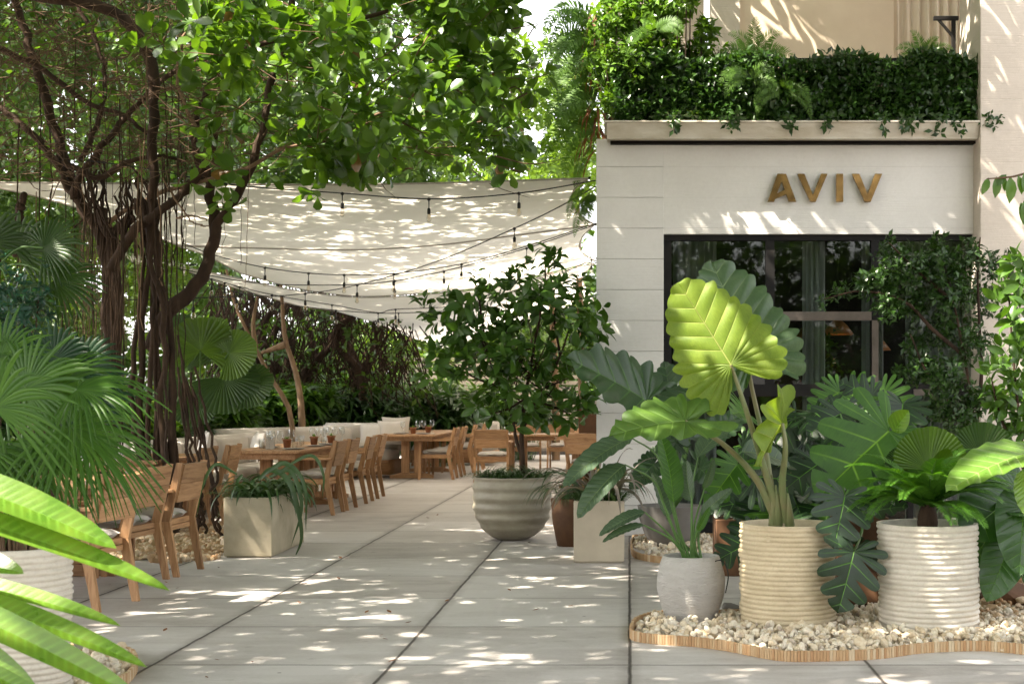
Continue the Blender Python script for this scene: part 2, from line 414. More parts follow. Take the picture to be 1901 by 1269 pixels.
# upper floor behind the terrace
mb = MB(); mb.box(.9, 1.22, 16.0, 16.3, 3.8, 8.2); mb.build('upper_pier', M['wall_warm'], bld, False)
mb = MB(); mb.box(1.22, 2.92, 16.06, 16.3, 3.8, 8.2); mb.build('upper_wall', M['beige'], bld, False)
mb = MB(); mb.box(2.9, 4.5, 16.9, 17.1, 3.8, 8.2); mb.build('recess_wall', M['beige'], bld, False)
mb = MB(); mb.box(-.3, .9, 17.5, 17.7, 3.8, 8.2); mb.build('recess_wall', M['wall_warm'], bld, False)
mb = MB(); mb.box(.2, 6.4, 14.2, 20, 8.2, 8.45); mb.build('roof_slab', M['wall_warm'], bld, False)
def curtain(mb, x0, x1, y, z0, z1, amp=.04, waves=8, seed=0):
    r = np.random.default_rng(seed); nx, nz = waves*8, 14
    xs = np.linspace(x0, x1, nx); ph = np.cumsum(r.uniform(.6, 1.4, nx)); ph = ph/ph[-1]*waves*2*PI
    V = []
    for k in range(nz):
        q = k/(nz-1)
        V.append(np.stack([xs, y+amp*np.sin(ph+q*.5)+.3*amp*np.sin(ph*2.3+q*2), np.full(nx, z0+(z1-z0)*q)], 1))
    i = np.arange(nz-1)[:, None]*nx; j = np.arange(nx-1)[None]
    f = np.stack([i+j, i+j+1, i+nx+j+1, i+nx+j], -1).reshape(-1, 4); mb.add(np.concatenate(V), f)
M['cream_curtain'] = mat_plain('cream_curtain', (.76, .68, .56), (.68, .60, .48), 3, .9, .1, .3, 60)
mb = MB(); curtain(mb, 2.93, 3.9, 16.3, 3.8, 8.2, .05, 9, 3); mb.build('terrace_curtain', M['cream_curtain'], bld)
mb = MB(); mb.box(3.24, 3.28, 14.6, 14.64, 4.0, 5.12, .003); mb.box(3.06, 3.31, 14.6, 14.64, 5.12, 5.16, .003)
mb.prism([(3.10, 5.12), (3.13, 5.12), (3.24, 4.99), (3.24, 4.955)], 1, 14.605, 14.635); mb.build('awning_bracket', M['black_metal'], bld, False)

# window wall below the lintel
fy = WY+.10
def wx(px, Y=fy): return (px-VX)*Y/F
def wz(py, Y=fy): return H-(py-HY)*Y/F
win = MB()
bars = [(1232, 1246, 434, 990), (1421, 1437, 446, 722), (1616, 1630, 446, 722), (1684, 1694, 735, 990), (1378, 1390, 735, 990), (1826, 1842, 446, 990)]
win.box(wx(1232), wx(1842), fy-.05, fy+.05, wz(447), ZW-.002)
for a, b, c, d in bars: win.box(wx(a), wx(b), fy-.045, fy+.045, max(.02, wz(d)), wz(c)-.002)
win.box(wx(1246), wx(1826), fy-.053, fy+.053, wz(735), wz(713))
win.box(wx(1246), wx(1826), fy-.05, fy+.05, 0.02, .12)
wf = win.build('window_frame', M['black_metal'], bld, False)
M['alu'] = mat_plain('weathered_aluminium', (.15, .125, .105), (.10, .085, .07), 8, .5, .3, .1)  # grey paints the light caught by these window bars
for q in ((1438, 1616, 595, 579, -.062, .03), (1617, 1629, 712, 595, -.064, -.05), (1694, 1730, 734, 722, -.066, -.054)):  # the upright one only overlays the black mullion to show it lit
    mb = MB(); mb.box(wx(q[0]), wx(q[1]), fy+q[4], fy+q[5], wz(q[2]), wz(q[3])); mb.build('sash_rail', M['alu'], wf, False)
for (a, b, c, d) in ((1246, 1421, 448, 713), (1437, 1616, 448, 578), (1437, 1616, 596, 713), (1630, 1826, 448, 713), (1246, 1378, 736, 985), (1390, 1684, 736, 985), (1694, 1826, 736, 985)):
    g = MB(); g.box(wx(a), wx(b), fy-.006, fy+.006, max(.12, wz(d)), wz(c)); g.build('window_pane', M['glass'], wf, False)
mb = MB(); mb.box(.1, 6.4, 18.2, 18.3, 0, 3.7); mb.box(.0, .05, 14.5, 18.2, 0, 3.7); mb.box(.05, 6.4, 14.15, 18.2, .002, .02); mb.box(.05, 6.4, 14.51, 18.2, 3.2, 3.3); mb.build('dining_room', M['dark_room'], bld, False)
for i, (a, b, y, amp, wv) in enumerate(((1250, 1330, 14.9, .03, 5), (1490, 1532, 14.55, .03, 4), (1682, 1834, 14.5, .045, 9), (1600, 1640, 15.2, .03, 3))):
    mb = MB(); curtain(mb, wx(a, y), wx(b, y), y, .05, 3.15, amp, wv, i+5); mb.build('curtain', M['curtain'], bld)
# brass sign
M['brass'] = mat_plain('aged_brass', (.26, .155, .055), (.07, .04, .016), 7, .25, .5, .15, 12, metal=1.0)
sign = thing('wall_sign', 'aged brass letters reading AVIV fixed above the restaurant window', 'sign', (wx(1530, WY), WY-.05, 3.35))
y0s, y1s = WY-.055, WY-.025
def lx(px): return wx(px, WY-.04)
def lz(py): return wz(py, WY-.04)
T_, B_ = 323.0, 375.0
def pr(mb, pts, e=0): mb.prism([(lx(a), lz(b)) for a, b in pts][::-1], 1, y0s-e, y1s+e)
mb = MB(); pr(mb, [(1443, T_), (1456, T_), (1437, B_), (1425, B_)]); pr(mb, [(1446, T_+.01), (1459, T_+.01), (1478, B_), (1464, B_)], .0015)
pr(mb, [(1433, 364), (1462, 350), (1465, 359), (1433, 372)], .003); mb.build('letter_a', M['brass'], sign, False)
def vee(mb, a, b, c, d, e, f):
    pr(mb, [(a, T_), (b, T_), (d, B_), (c, B_)]); pr(mb, [(e, T_), (f, T_), (d, B_), (c, B_)], .0015)
mb = MB(); vee(mb, 1479.5, 1493, 1504, 1514, 1524, 1536); mb.build('letter_v', M['brass'], sign, False)
mb = MB(); pr(mb, [(1552, T_), (1565, T_), (1565, B_), (1552, B_)]); mb.build('letter_i', M['brass'], sign, False)
mb = MB(); vee(mb, 1581, 1595, 1605, 1616, 1624, 1637.5); mb.build('letter_v', M['brass'], sign, False)
mb = MB()
for px in (1432, 1471, 1486, 1530, 1509, 1558, 1558, 1588, 1631, 1610):
    for py in ((330, 368) if px == 1558 else ((368,) if px in (1432, 1471, 1509, 1610) else (330,))):
        x, z = lx(px), lz(py); mb.tube(A([x, y1s-.004, z], [x, WY+.01, z]), .006, 6)
mb.build('standoff', M['brass'], sign)
# pendant lamps inside
def mat_emit(name, c, e):
    m, nt, out = newmat(name); t = NT(nt); p = t.bsdf(out, c, .5); p.inputs['Emission Color'].default_value = (*c, 1); p.inputs['Emission Strength'].default_value = e; return m
M['copper'] = mat_plain('copper_shade', (.62, .28, .10), (.45, .18, .06), 10, .35, .5, .1)
M['lampglow'] = mat_emit('lamp_bulb_glow', (1, .55, .22), 14)
for (px, py, Y, lb) in ((1555, 610, 15.6, 'lit copper pendant lamp, brightest one beneath the middle window transom'), (1497, 622, 16.6, 'lit copper pendant lamp behind the pale curtain edge'), (1466, 638, 17.4, 'faint copper pendant lamp deepest in the dining room'), (1625, 640, 17.0, 'copper pendant lamp hidden partly by the window mullion')):
    c = P(px, py, Y); r_ = 30*Y/F*(1 if Y < 16 else .95)
    th = thing('pendant_lamp', lb, 'lamp', c, 'pendant lamps inside the dining room')
    mb = MB(); mb.lathe([(.02, r_*.55), (r_*.25, r_*.52), (r_*.6, r_*.2), (r_, -r_*.35), (r_*.97, -r_*.35), (r_*.57, r_*.17), (.02, r_*.48)], c, 24); mb.build('lamp_shade', M['copper'], th)
    mb = MB(); mb.tube(A(c+[0, 0, r_*.5], [c[0], c[1], 3.2]), .006, 5); mb.build('cord', M['black_metal'], th)
    mb = MB(); mb.lathe([(.001, .04), (.03, .03), (.04, 0), (.03, -.03), (.001, -.04)], c, 12); mb.build('bulb', M['lampglow'], th)
# ================================================================== LEAF AND PLANT GENERATORS
def leaf_tpl(kind='obovate', rows=4, wid=.5, fold=.25, curl=.25):
    """small leaf: length 1 along x, width along y; 3 columns"""
    t = np.linspace(0, 1, rows+1)
    if kind == 'obovate': w_ = wid*.5*np.clip(np.sin(PI*np.clip(t, 0, 1)**1.7*.93)**.75, 0, 1); w_[0] = .02
    elif kind == 'elliptic': w_ = wid*.5*np.sin(PI*(.03+.95*t))**.9; w_[0] = .012; w_[-1] = .004
    elif kind == 'lance': w_ = wid*.5*np.sin(PI*(.03+.95*t)**.75)**1.1; w_[-1] = .003
    z = -curl*t*t
    V = []; U = []
    for a, b, c in zip(t, w_, z):
        V += [[a, -b, c+fold*b], [a, 0, c], [a, b, c+fold*b]]; U += [[a, 1], [a, 0], [a, 1]]
    i = np.arange(rows)[:, None]*3; j = np.arange(2)[None]
    f = np.stack([i+j, i+j+1, i+j+4, i+j+3], -1).reshape(-1, 4)[:, ::-1]
    return np.array(V), f, np.array(U, float)
L_OB = leaf_tpl('obovate', 4, .62, .22, .22); L_OB2 = leaf_tpl('obovate', 2, .62, .22, .22)
L_EL = leaf_tpl('elliptic', 4, .48, .3, .3); L_EL2 = leaf_tpl('elliptic', 2, .5, .3, .3)
L_LA = leaf_tpl('lance', 4, .24, .3, .5)

def rosettes(mb, C, axis, k, size, tpl, r, spread=.9, jit=.35, stem=None, mbt=None):
    """k leaves round each centre C (n,3) about its axis (n,3)"""
    n = len(C); axis = unit(axis); ref = np.where(np.abs(axis[:, 2:3]) < .9, A(0, 0, 1), A(1, 0, 0)); X = unit(np.cross(ref, axis)); Yv = np.cross(axis, X)
    ph = r.uniform(0, 2*PI, (n, 1))+np.arange(k)[None]*2.4+r.normal(0, .25, (n, k)); el = r.normal(spread, jit, (n, k))
    D = (np.cos(ph)[..., None]*X[:, None]+np.sin(ph)[..., None]*Yv[:, None])*np.sin(el)[..., None]+axis[:, None]*np.cos(el)[..., None]
    N = axis[:, None]+A(0, 0, .35)+r.normal(0, .25, (n, k, 3))
    D = D.reshape(-1, 3); N = N.reshape(-1, 3); S = size*r.uniform(.6, 1.15, len(D)); T = np.repeat(C, k, 0)+D*S[:, None]*.12
    mb.inst(tpl, frames(D, N), T, S)
def blob_pts(blobs, dens, r, shell=.55):
    """points in ellipsoids (x,y,z,rx,ry,rz), denser to the skin; returns points and outward axes"""
    Pt = []; Ax = []
    for b in blobs:
        c = A(*b[:3]); rad = A(*b[3:]); n = max(4, int(dens*(rad[0]*rad[1]+rad[1]*rad[2]+rad[0]*rad[2])))
        d = unit(r.normal(size=(n, 3))); q = r.uniform(0, 1, (n, 1))**shell; q = 1-(1-q)*.8
        lump = 1+.22*np.sin(d[:, :1]*5+c[0]*3)+.18*np.sin(d[:, 1:2]*7+c[1]*2+d[:, 2:3]*6)
        Pt.append(c+d*rad*q*lump); Ax.append(unit(d+A(0, 0, .35)))
    return np.concatenate(Pt), np.concatenate(Ax)

def spline(pts, n=12): return curve(pts, n)
def strap(mb, b, d, L, w_, droop=1.0, rows=9, r=rng, twist=.0, kink=0):
    """long ribbon leaf from b in direction d, bending down under its weight"""
    d = unit(d); p = [A(*b)]; s_ = L/rows; cur = d.copy(); side = unit(np.cross(d, [0, 0, 1])+1e-6)
    for i in range(rows):
        cur = unit(cur+A(0, 0, -1)*droop*(i+1)/rows*.42); p.append(p[-1]+cur*s_)
    p = np.array(p); t = np.linspace(0, 1, rows+1); wd = w_*.5*np.clip(np.minimum(.45+t*3, 1)*(1-t**3.2), .03, 1)
    tn = unit(np.gradient(p, axis=0)); sd = unit(side+r.normal(0, .12, 3)); sd = unit(sd-tn*np.sum(tn*sd, 1, keepdims=True)); nr = np.cross(sd, tn)
    if twist: 
        a = (t*twist)[:, None]; sd, nr = sd*np.cos(a)+nr*np.sin(a), nr*np.cos(a)-sd*np.sin(a)
    V = np.stack([p-sd*wd[:, None]+nr*wd[:, None]*.35, p, p+sd*wd[:, None]+nr*wd[:, None]*.35], 1).reshape(-1, 3)
    i = np.arange(rows)[:, None]*3; j = np.arange(2)[None]
    f = np.stack([i+j, i+j+1, i+j+4, i+j+3], -1).reshape(-1, 4)
    mb.add(V, f, np.stack([np.repeat(t, 3), np.tile([1, 0, 1], rows+1)], 1)); return p

def frond(mb, b, d, L, n, ll, lw, droop=.8, ang=1.05, r=rng, fold=.2, rows=14, ldroop=.25, shape='fern', mbr=None, rr=.004, up=None, start=.12):
    """pinnate frond: rachis from b along d, n leaflet pairs"""
    cur = unit(d); p = [A(*b)]; s_ = L/rows
    for i in range(rows):
        cur = unit(cur+A(0, 0, -1)*droop*((i+1)/rows)*.26); p.append(p[-1]+cur*s_)
    p = np.array(p); c = curve(p, 60); tn = unit(np.gradient(c, axis=0)); upv = A(0, 0, 1) if up is None else A(*up)
    sd = unit(np.cross(tn, upv)+1e-5); nr = np.cross(sd, tn)
    t = np.linspace(start, .99, n); idx = (t*59).astype(int)
    if shape == 'fern': prof = np.sin(PI*np.clip(.25+t*.74, 0, 1))**.8*1.0
    elif shape == 'palm': prof = np.clip(np.sin(PI*(.22+t*.70)), .15, 1)
    else: prof = np.clip(np.sin(PI*(.18+.78*t))**.55, .1, 1)
    Ds = []; Ns = []; Ts = []; Ss = []
    for s in (-1, 1):
        a = ang*(1-.35*t)+r.normal(0, .05, n)
        D = tn[idx]*np.cos(a)[:, None]+s*sd[idx]*np.sin(a)[:, None]+nr[idx]*fold+A(0, 0, -ldroop)*(.5+r.uniform(0, .5, (n, 1)))
        Ds.append(D); Ns.append(nr[idx]); Ts.append(c[idx]); Ss.append(ll*prof*r.uniform(.9, 1.08, n))
    D, N, T, S = map(np.concatenate, (Ds, Ns, Ts, Ss)); S3 = np.stack([S, np.full(len(S), lw)*np.clip(S/ll, .5, 1)/.24, S*.6], 1)
    mb.inst(LA3, frames(D, N), T, S3)
    (mbr or mb).tube(c[::6], np.linspace(rr, rr*.3, len(c[::6])), 4, False)
    return c
LA3 = leaf_tpl('lance', 3, .24, .3, .35)

def fan(mb, C, mid, N, R, nseg=28, span=5.2, split=.45, pleat=.05, droop=.4, r=rng, cup=.25, hang=.0, ragged=.06, wtip=.12):
    """palm fan: pleated segments from C, middle direction mid, normal N; split = radius fraction where fingers part"""
    mid = unit(mid); N = unit(N-mid*np.dot(N, mid)); S_ = np.cross(N, mid)
    rows = 9; rho = np.linspace(.03, 1, rows)
    for i in range(nseg):
        a0, a1 = -span/2+span*i/nseg, -span/2+span*(i+1)/nseg; am = (a0+a1)/2; Ri = R*(1-.22*(abs(am)/(span/2))**2)*(1+r.uniform(-ragged, ragged))
        V = []
        for q in rho:
            f = max(0, (q-split)/(1-split)) if split < 1 else 0; wf = 1-f*(1-wtip) if split < 1 else 1
            if split < 1 and q == 1: wf = wtip*.3
            for a, h in ((am+(a0-am)*wf, -1), (am, 1), (am+(a1-am)*wf, -1)):
                dr = math.cos(a)*mid+math.sin(a)*S_
                p = C+dr*Ri*q+N*(h*pleat*R*q*(1-f*.5)*(2.2/nseg*6)+cup*R*(q*q)*.5)+A(0, 0, -1)*R*(droop*q**2.2*.5+hang*f*f*(1+.4*r.uniform(-1, 1)*0))
                V.append(p)
        k = rows; ii = np.arange(k-1)[:, None]*3; j = np.arange(2)[None]
        fc = np.stack([ii+j, ii+j+1, ii+j+4, ii+j+3], -1).reshape(-1, 4)
        mb.add(np.array(V), fc, np.stack([np.full(3*k, i*1.0)+np.tile([0, .5, 1], k), np.repeat(rho, 3)], 1))

OUT = {
 'arrow': [(1.0, 0), (.93, .12), (.80, .25), (.60, .38), (.36, .47), (.10, .50), (-.14, .49), (-.36, .43), (-.50, .32), (-.52, .20), (-.40, .11), (-.20, .045), (0, 0)],
 'arrow_narrow': [(1.0, 0), (.90, .09), (.72, .18), (.48, .26), (.22, .31), (0, .32), (-.18, .32), (-.36, .28), (-.47, .19), (-.42, .10), (-.25, .045), (0, 0)],
 'ear': [(1.0, 0), (.97, .10), (.87, .22), (.68, .33), (.42, .42), (.15, .49), (-.08, .50), (-.24, .46), (-.34, .37), (-.33, .26), (-.22, .14), (-.10, .05), (0, 0)],
 'heart': [(1.0, 0), (.94, .14), (.80, .32), (.58, .46), (.32, .54), (.06, .55), (-.14, .48), (-.26, .34), (-.26, .19), (-.15, .07), (0, 0)],
 'oval': [(1.0, 0), (.93, .08), (.78, .18), (.58, .25), (.38, .27), (.2, .24), (.08, .15), (0, .02)],
 'paddle': [(1.0, 0), (.95, .06), (.82, .125), (.62, .17), (.40, .185), (.2, .165), (.07, .10), (0, .008)],
 'broad': [(1.0, 0), (.94, .12), (.80, .26), (.60, .37), (.38, .41), (.18, .37), (.05, .22), (0, .03)]}
def blade(mb, C, T, N, kind='arrow', nv=12, ripple=.02, fold=.12, droop=.10, scallop=.035, slant=.75, cuts=0, cut0=.4, wscale=1.0, nj=11, ns=7, seed=0, roll=0, curlm=0):
    """veined leaf blade: C petiole joint, T tip, N the normal it faces"""
    r = np.random.default_rng(seed); C, T = A(*C), A(*T); L = np.linalg.norm(T-C); ex = (T-C)/L; N = unit(A(*N)-ex*np.dot(A(*N), ex)); ey = np.cross(N, ex)
    E = curve(np.array(OUT[kind])*A(1, wscale), 240); dl = np.linalg.norm(np.diff(E, axis=0), axis=1); s_ = np.concatenate([[0], np.cumsum(dl)]); s_ /= s_[-1]
    v = np.linspace(0, 1, nj)**.85
    for side in (-1, 1):
        ph = r.uniform(-.15, .15)
        amp = r.uniform(.45, 1.35, nv)
        for k in range(nv):
            tt = np.linspace(0, 1, ns)
            U0 = (k+tt)/nv; V = []; UV = []
            for vv in v:
                g = 0
                if cuts and 0 < k < nv-1: g = cuts*np.clip((vv-cut0)/(1-cut0), 0, 1)**.6*.5
                U = (k+.5+(tt-.5)*(1-g*2*.8))/nv
                e = np.stack([np.interp(U, s_, E[:, 0]), np.interp(U, s_, E[:, 1])], 1)
                mx = np.clip(e[:, 0]-e[:, 1]*slant, 0, 1)
                # leaf edge dents where a side vein ends
                sc_ = 1+scallop*amp[k]*(np.sin(PI*(tt**1.25))**.8-.5*(scallop < .05))*(vv**4)-.012*(np.sin(U*nv*7.3+side)+1)*(vv**6)*(scallop > .05)
                if cuts: sc_ = 1-.14*np.abs(2*tt-1)**3*vv**4
                x = mx+(e[:, 0]-mx)*vv*sc_; y = e[:, 1]*vv*sc_
                puff = np.sin(PI*((U*nv+.0) % 1))**1.0
                z = ripple*puff*(vv*(1.15-vv)*2.2)+fold*np.abs(y)+ripple*1.3*(vv**3)*np.sin(U*nv*2*PI*.5+side+ph*9)-droop*x*np.abs(x)+curlm*(y**2)
                z = z-roll*y*y*2
                V.append(C+L*(x[:, None]*ex+side*y[:, None]*ey+z[:, None]*N)); UV.append(np.stack([U*nv+(.5 if cuts else 0), np.full(ns, vv)], 1))
            i = np.arange(nj-1)[:, None]*ns; j = np.arange(ns-1)[None]
            f = np.stack([i+j, i+j+1, i+ns+j+1, i+ns+j], -1).reshape(-1, 4)
            if side > 0: f = f[:, ::-1]
            mb.add(np.concatenate(V), f, np.concatenate(UV))
def leafpart(parent, mat, C, T, N, pet=None, pr=(.012, .007), petmat=None, name='leaf', **k):
    """one big leaf with its stalk as a sub-part; pet = points from the base up to C"""
    mb = MB(); blade(mb, C, T, N, **k); o = mb.build(name, mat, parent)
    if pet is not None:
        c = curve(np.array(list(pet)+[list(C)]), 14); mb = MB(); mb.tube(c, np.linspace(pr[0], pr[1], 14), 9); mb.build('stalk', petmat or M['stalk'], o)
    return o
# foliage colours
M['stalk'] = mat_plain('leaf_stalk', (.13, .185, .065), (.20, .16, .08), 6, .45, .4, .2, 30)
M['stalk_green'] = mat_plain('green_stalk', (.10, .20, .05), (.06, .13, .03), 6, .45, .4, .2, 30)
M['alo_light'] = mat_vein('elephant_ear_pale', (.21, .35, .035), (.12, .24, .022), (.46, .48, .16), .40, .45, (1.35, 1.45, .4), .045, .022, .3, .9)  # pale tone has the light shining through the leaf painted in
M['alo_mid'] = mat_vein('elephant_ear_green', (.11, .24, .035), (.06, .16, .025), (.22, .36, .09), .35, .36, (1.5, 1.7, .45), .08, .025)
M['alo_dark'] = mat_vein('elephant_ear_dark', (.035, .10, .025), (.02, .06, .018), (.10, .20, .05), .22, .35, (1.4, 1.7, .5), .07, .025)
M['alo_under'] = mat_vein('elephant_ear_shade', (.10, .19, .085), (.05, .12, .05), (.22, .30, .16), .30, .32, (1.4, 1.6, .6), .07, .025)  # duller copy, shade on the rear leaf mixed into the colour
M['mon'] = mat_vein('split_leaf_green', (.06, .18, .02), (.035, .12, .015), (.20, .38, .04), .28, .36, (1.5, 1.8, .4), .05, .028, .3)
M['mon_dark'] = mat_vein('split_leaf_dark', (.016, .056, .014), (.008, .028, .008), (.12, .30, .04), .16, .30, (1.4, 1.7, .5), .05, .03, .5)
M['phil'] = mat_vein('glossy_heart_leaf', (.035, .12, .018), (.02, .075, .012), (.12, .26, .04), .28, .22, (1.6, 1.9, .4), .05, .02, .6)
M['phil_light'] = mat_vein('bright_broad_leaf', (.16, .34, .05), (.09, .24, .03), (.34, .50, .16), .40, .28, (1.5, 1.6, .45), .09, .03, .6)
M['gingr'] = mat_vein('yellow_green_leaf', (.17, .33, .03), (.07, .20, .015), (.16, .32, .04), .38, .28, (1.25, 1.25, .4), .30, .03, .7, .12)
M['paddle'] = mat_vein('grey_green_paddle', (.075, .15, .07), (.045, .10, .05), (.20, .28, .12), .28, .38, (1.4, 1.7, .5), .05, .04)
M['licuala'] = mat_leaf('ruffled_fan', (.075, .19, .018), (.05, .13, .015), .38, .35)
M['licuala_dark'] = mat_leaf('dark_ruffled_fan', (.035, .10, .018), (.02, .07, .012), .34, .4)
M['fanpalm'] = mat_leaf('fan_palm_leaf', (.07, .20, .03), (.03, .11, .018), .32, .38, .3)
M['fanblue'] = mat_leaf('blue_green_fan', (.014, .065, .022), (.008, .04, .014), .25, .4, .3)
M['cycad'] = mat_leaf('cycad_leaf', (.085, .27, .025), (.04, .17, .018), .36, .4)
M['fern'] = mat_leaf('fern_leaf', (.10, .26, .035), (.06, .17, .025), .38, .5)
M['grass'] = mat_leaf('dark_grass', (.035, .11, .025), (.018, .06, .015), .25, .35)
M['strapgreen'] = mat_leaf('arching_strap_leaf', (.05, .125, .04), (.028, .085, .028), .25, .3)
M['strapgrey'] = mat_leaf('silver_strap_leaf', (.19, .21, .18), (.11, .13, .11), .2, .5)
M['seagrape'] = mat_leaf('rounded_tree_leaf', (.085, .21, .022), (.03, .10, .016), .40, .30, dry=.012)
M['canopy'] = mat_leaf('canopy_leaf', (.075, .19, .022), (.03, .10, .016), .34, .30)
M['backleaf'] = mat_leaf('far_tree_leaf', (.12, .26, .025), (.055, .15, .018), .42, .40)
M['backleaf2'] = mat_leaf('far_dark_leaf', (.06, .15, .02), (.025, .08, .014), .35, .40)
M['shrubleaf'] = mat_leaf('glossy_shrub_leaf', (.03, .095, .014), (.010, .038, .008), .22, .3, .45)
M['ficusleaf'] = mat_leaf('potted_tree_leaf', (.055, .155, .022), (.025, .085, .014), .32, .32, .4)
M['hedgeleaf'] = mat_leaf('hedge_leaf', (.07, .19, .025), (.035, .11, .018), .30, .3)
M['bushleaf'] = mat_leaf('terrace_bush_leaf', (.10, .25, .028), (.05, .14, .018), .28, .24, .6)  # brighter green stands in for sun on the terrace bush
M['blueshrub'] = mat_leaf('blue_green_leaf', (.02, .10, .06), (.012, .06, .035), .2, .4)
M['bark'] = mat_plain('dark_bark', (.065, .04, .025), (.026, .017, .012), 9, .9, .2, .9, 40, .01, stretch=(1, 1, .35))
M['bark_light'] = mat_plain('pale_bark', (.26, .17, .105), (.13, .085, .05), 8, .85, .2, .8, 40, .008, stretch=(1, 1, .4))
M['thicket'] = mat_plain('thicket_root', (.045, .027, .017), (.02, .012, .008), 9, .9, .15)
M['twig'] = mat_plain('twig', (.16, .10, .06), (.06, .04, .025), 9, .85, .2, .5, 40)
M['dead'] = mat_leaf('dead_frond', (.20, .10, .04), (.10, .05, .025), .3, .7)
# ================================================================== FURNITURE
TK = ((.57, .345, .18), (.41, .23, .11), (.20, .10, .045))
for i, a in enumerate('xyz'): M['wood_'+a] = mat_wood('teak_'+a, i, *TK)
M['cushion'] = mat_plain('seat_canvas', (.58, .555, .52), (.48, .455, .42), 5, .95, .1, .5, 120, .003)
M['sofa'] = mat_plain('sofa_canvas', (.58, .54, .49), (.50, .46, .41), 2.5, .95, .1, .4, 90, .003)

def pillow_mesh(mb, cx, cy, z0, sx, sy, h, rot=0, puff=.5, n=12):
    """soft box: rounded, domed slab"""
    u = np.linspace(-1, 1, n); g = np.sign(u)*(np.abs(u)**.62)
    X, Y = np.meshgrid(g, g, indexing='ij')
    e = (1-np.abs(X)**5)*(1-np.abs(Y)**5); e = np.clip(e, 0, 1)**.5
    rx = X*(1-.06*Y*Y); ry = Y*(1-.06*X*X)
    c, s_ = math.cos(rot), math.sin(rot)
    def pt(zz):
        x, y = rx*sx/2, ry*sy/2; return np.stack([cx+x*c-y*s_, cy+x*s_+y*c, zz], -1).reshape(-1, 3)
    top = z0+h*.5+h*.5*e*(1-puff*.25*(X*X+Y*Y)/2)+rng.normal(0, .0015, X.shape); bot = z0+h*.5-h*.5*e
    i = np.arange(n-1)[:, None]*n; j = np.arange(n-1)[None]
    f = np.stack([i+j, i+n+j, i+n+j+1, i+j+1], -1).reshape(-1, 4)
    v = np.concatenate([pt(top), pt(bot)]); fb = f[:, ::-1]+n*n
    ring = []
    for k in range(n-1): ring += [(k, k+1, n*n+k+1, n*n+k), (n*(n-1)+k+1, n*(n-1)+k, n*n+n*(n-1)+k, n*n+n*(n-1)+k+1)]
    for k in range(n-1): ring += [((k+1)*n, k*n, n*n+k*n, n*n+(k+1)*n), (k*n+n-1, (k+1)*n+n-1, n*n+(k+1)*n+n-1, n*n+k*n+n-1)]
    mb.add(v, np.concatenate([f, fb, np.array(ring)]))

def make_chair(label, group):
    """armchair that faces -x; rear legs and back lean to +x"""
    r = thing('dining_chair', label, 'chair', (0, 0, 0), group); W = .27
    def pr(name, poly, y0, y1, m): mb = MB(); mb.prism(poly, 1, y0, y1); return mb.build(name, m, r, False)
    for s in (-1, 1):
        y0, y1 = (s*W, s*(W-.032)) if s > 0 else (s*W, s*(W-.032)); y0, y1 = min(y0, y1), max(y0, y1)
        pr('leg', [(.055, 0), (.10, 0), (.03, .41), (-.035, .41)], y0, y1, M['wood_z'])
        pr('back_post', [(-.035, .4105), (.03, .4105), (.125, .845), (.082, .848)], y0, y1, M['wood_z'])
        pr('leg', [(-.49, 0), (-.455, 0), (-.44, .625), (-.485, .625)], y0, y1, M['wood_z'])
        mb = MB(); mb.box(-.50, .062, s*W-.03, s*W+.03, .6255, .652, .004); mb.build('armrest', M['wood_x'], r, False)
    mb = MB(); mb.box(-.445, -.037, -W+.035, -W+.055, .345, .405, .003); mb.box(-.445, -.037, W-.055, W-.035, .345, .405, .003)
    mb.box(-.47, -.446, -W+.034, W-.034, .345, .405, .003); mb.box(-.03, -.003, -W+.034, W-.034, .335, .372, .003); mb.box(-.036, -.006, -W+.034, W-.034, .377, .418, .003)
    mb.build('seat_frame', M['wood_y'], r, False)
    for (z0, z1, e) in ((.555, .693, .0), (.698, .838, .0015)):
        x0 = .025+(z0-.43)*.215; x1 = .025+(z1-.43)*.215
        mb = MB(); mb.prism([(x0, z0), (x0+.022, z0-.004), (x1+.022, z1-.004), (x1, z1)], 1, -W+.033, W-.033); mb.build('back_board', M['wood_y'], r, False)
    mb = MB(); pillow_mesh(mb, -.225, 0, .406, .45, .47, .085); mb.build('seat_cushion', M['cushion'], r)
    return r
AISLE = [  # x, y, rot, label
 (-3.34, 9.28, -.14, 'teak armchair nearest the camera, half hidden by the bright foreground leaves'),
 (-3.50, 10.42, -.12, 'teak armchair second nearest the camera, overlapping its twin at the pebble edge'),
 (-3.42, 11.05, -.06, 'teak armchair with grey cushion standing at the pebble edge left of the concrete planter'),
 (-4.25, 14.35, .0, 'teak armchair behind the aerial roots, left one of the pair beyond the pebbles'),
 (-4.22, 15.15, .03, 'teak armchair just behind the long concrete planter, right one of the pair beyond the pebbles'),
 (-3.42, 16.72, -.03, 'teak armchair nearest the planter in the row of four at the middle table'),
 (-3.40, 17.42, -.02, 'second teak armchair from the planter in the row of four'),
 (-3.38, 18.50, .02, 'third teak armchair from the planter in the row of four'),
 (-3.39, 19.40, .02, 'fourth and farthest teak armchair in the row of four, beside the walkway'),
 (-2.93, 23.86, -.02, 'teak armchair seen side on at the far left pedestal table'),
 (-2.90, 24.75, .0, 'teak armchair behind the side-on one at the far pedestal table'),
 (-2.86, 26.1, .05, 'teak armchair third along the far pedestal table'),
 (-2.80, 27.2, .05, 'farthest teak armchair by the open walkway at the far pedestal table')]
proto = None
for (x, y, rz, lb) in AISLE:
    if proto is None: proto = make_chair(lb, 'teak armchairs around the dining tables'); c = proto; c.location = (x, y, .001); c.rotation_euler = (0, 0, rz)
    else: c = copy_tree(proto, (x, y, .001), rz, lb)
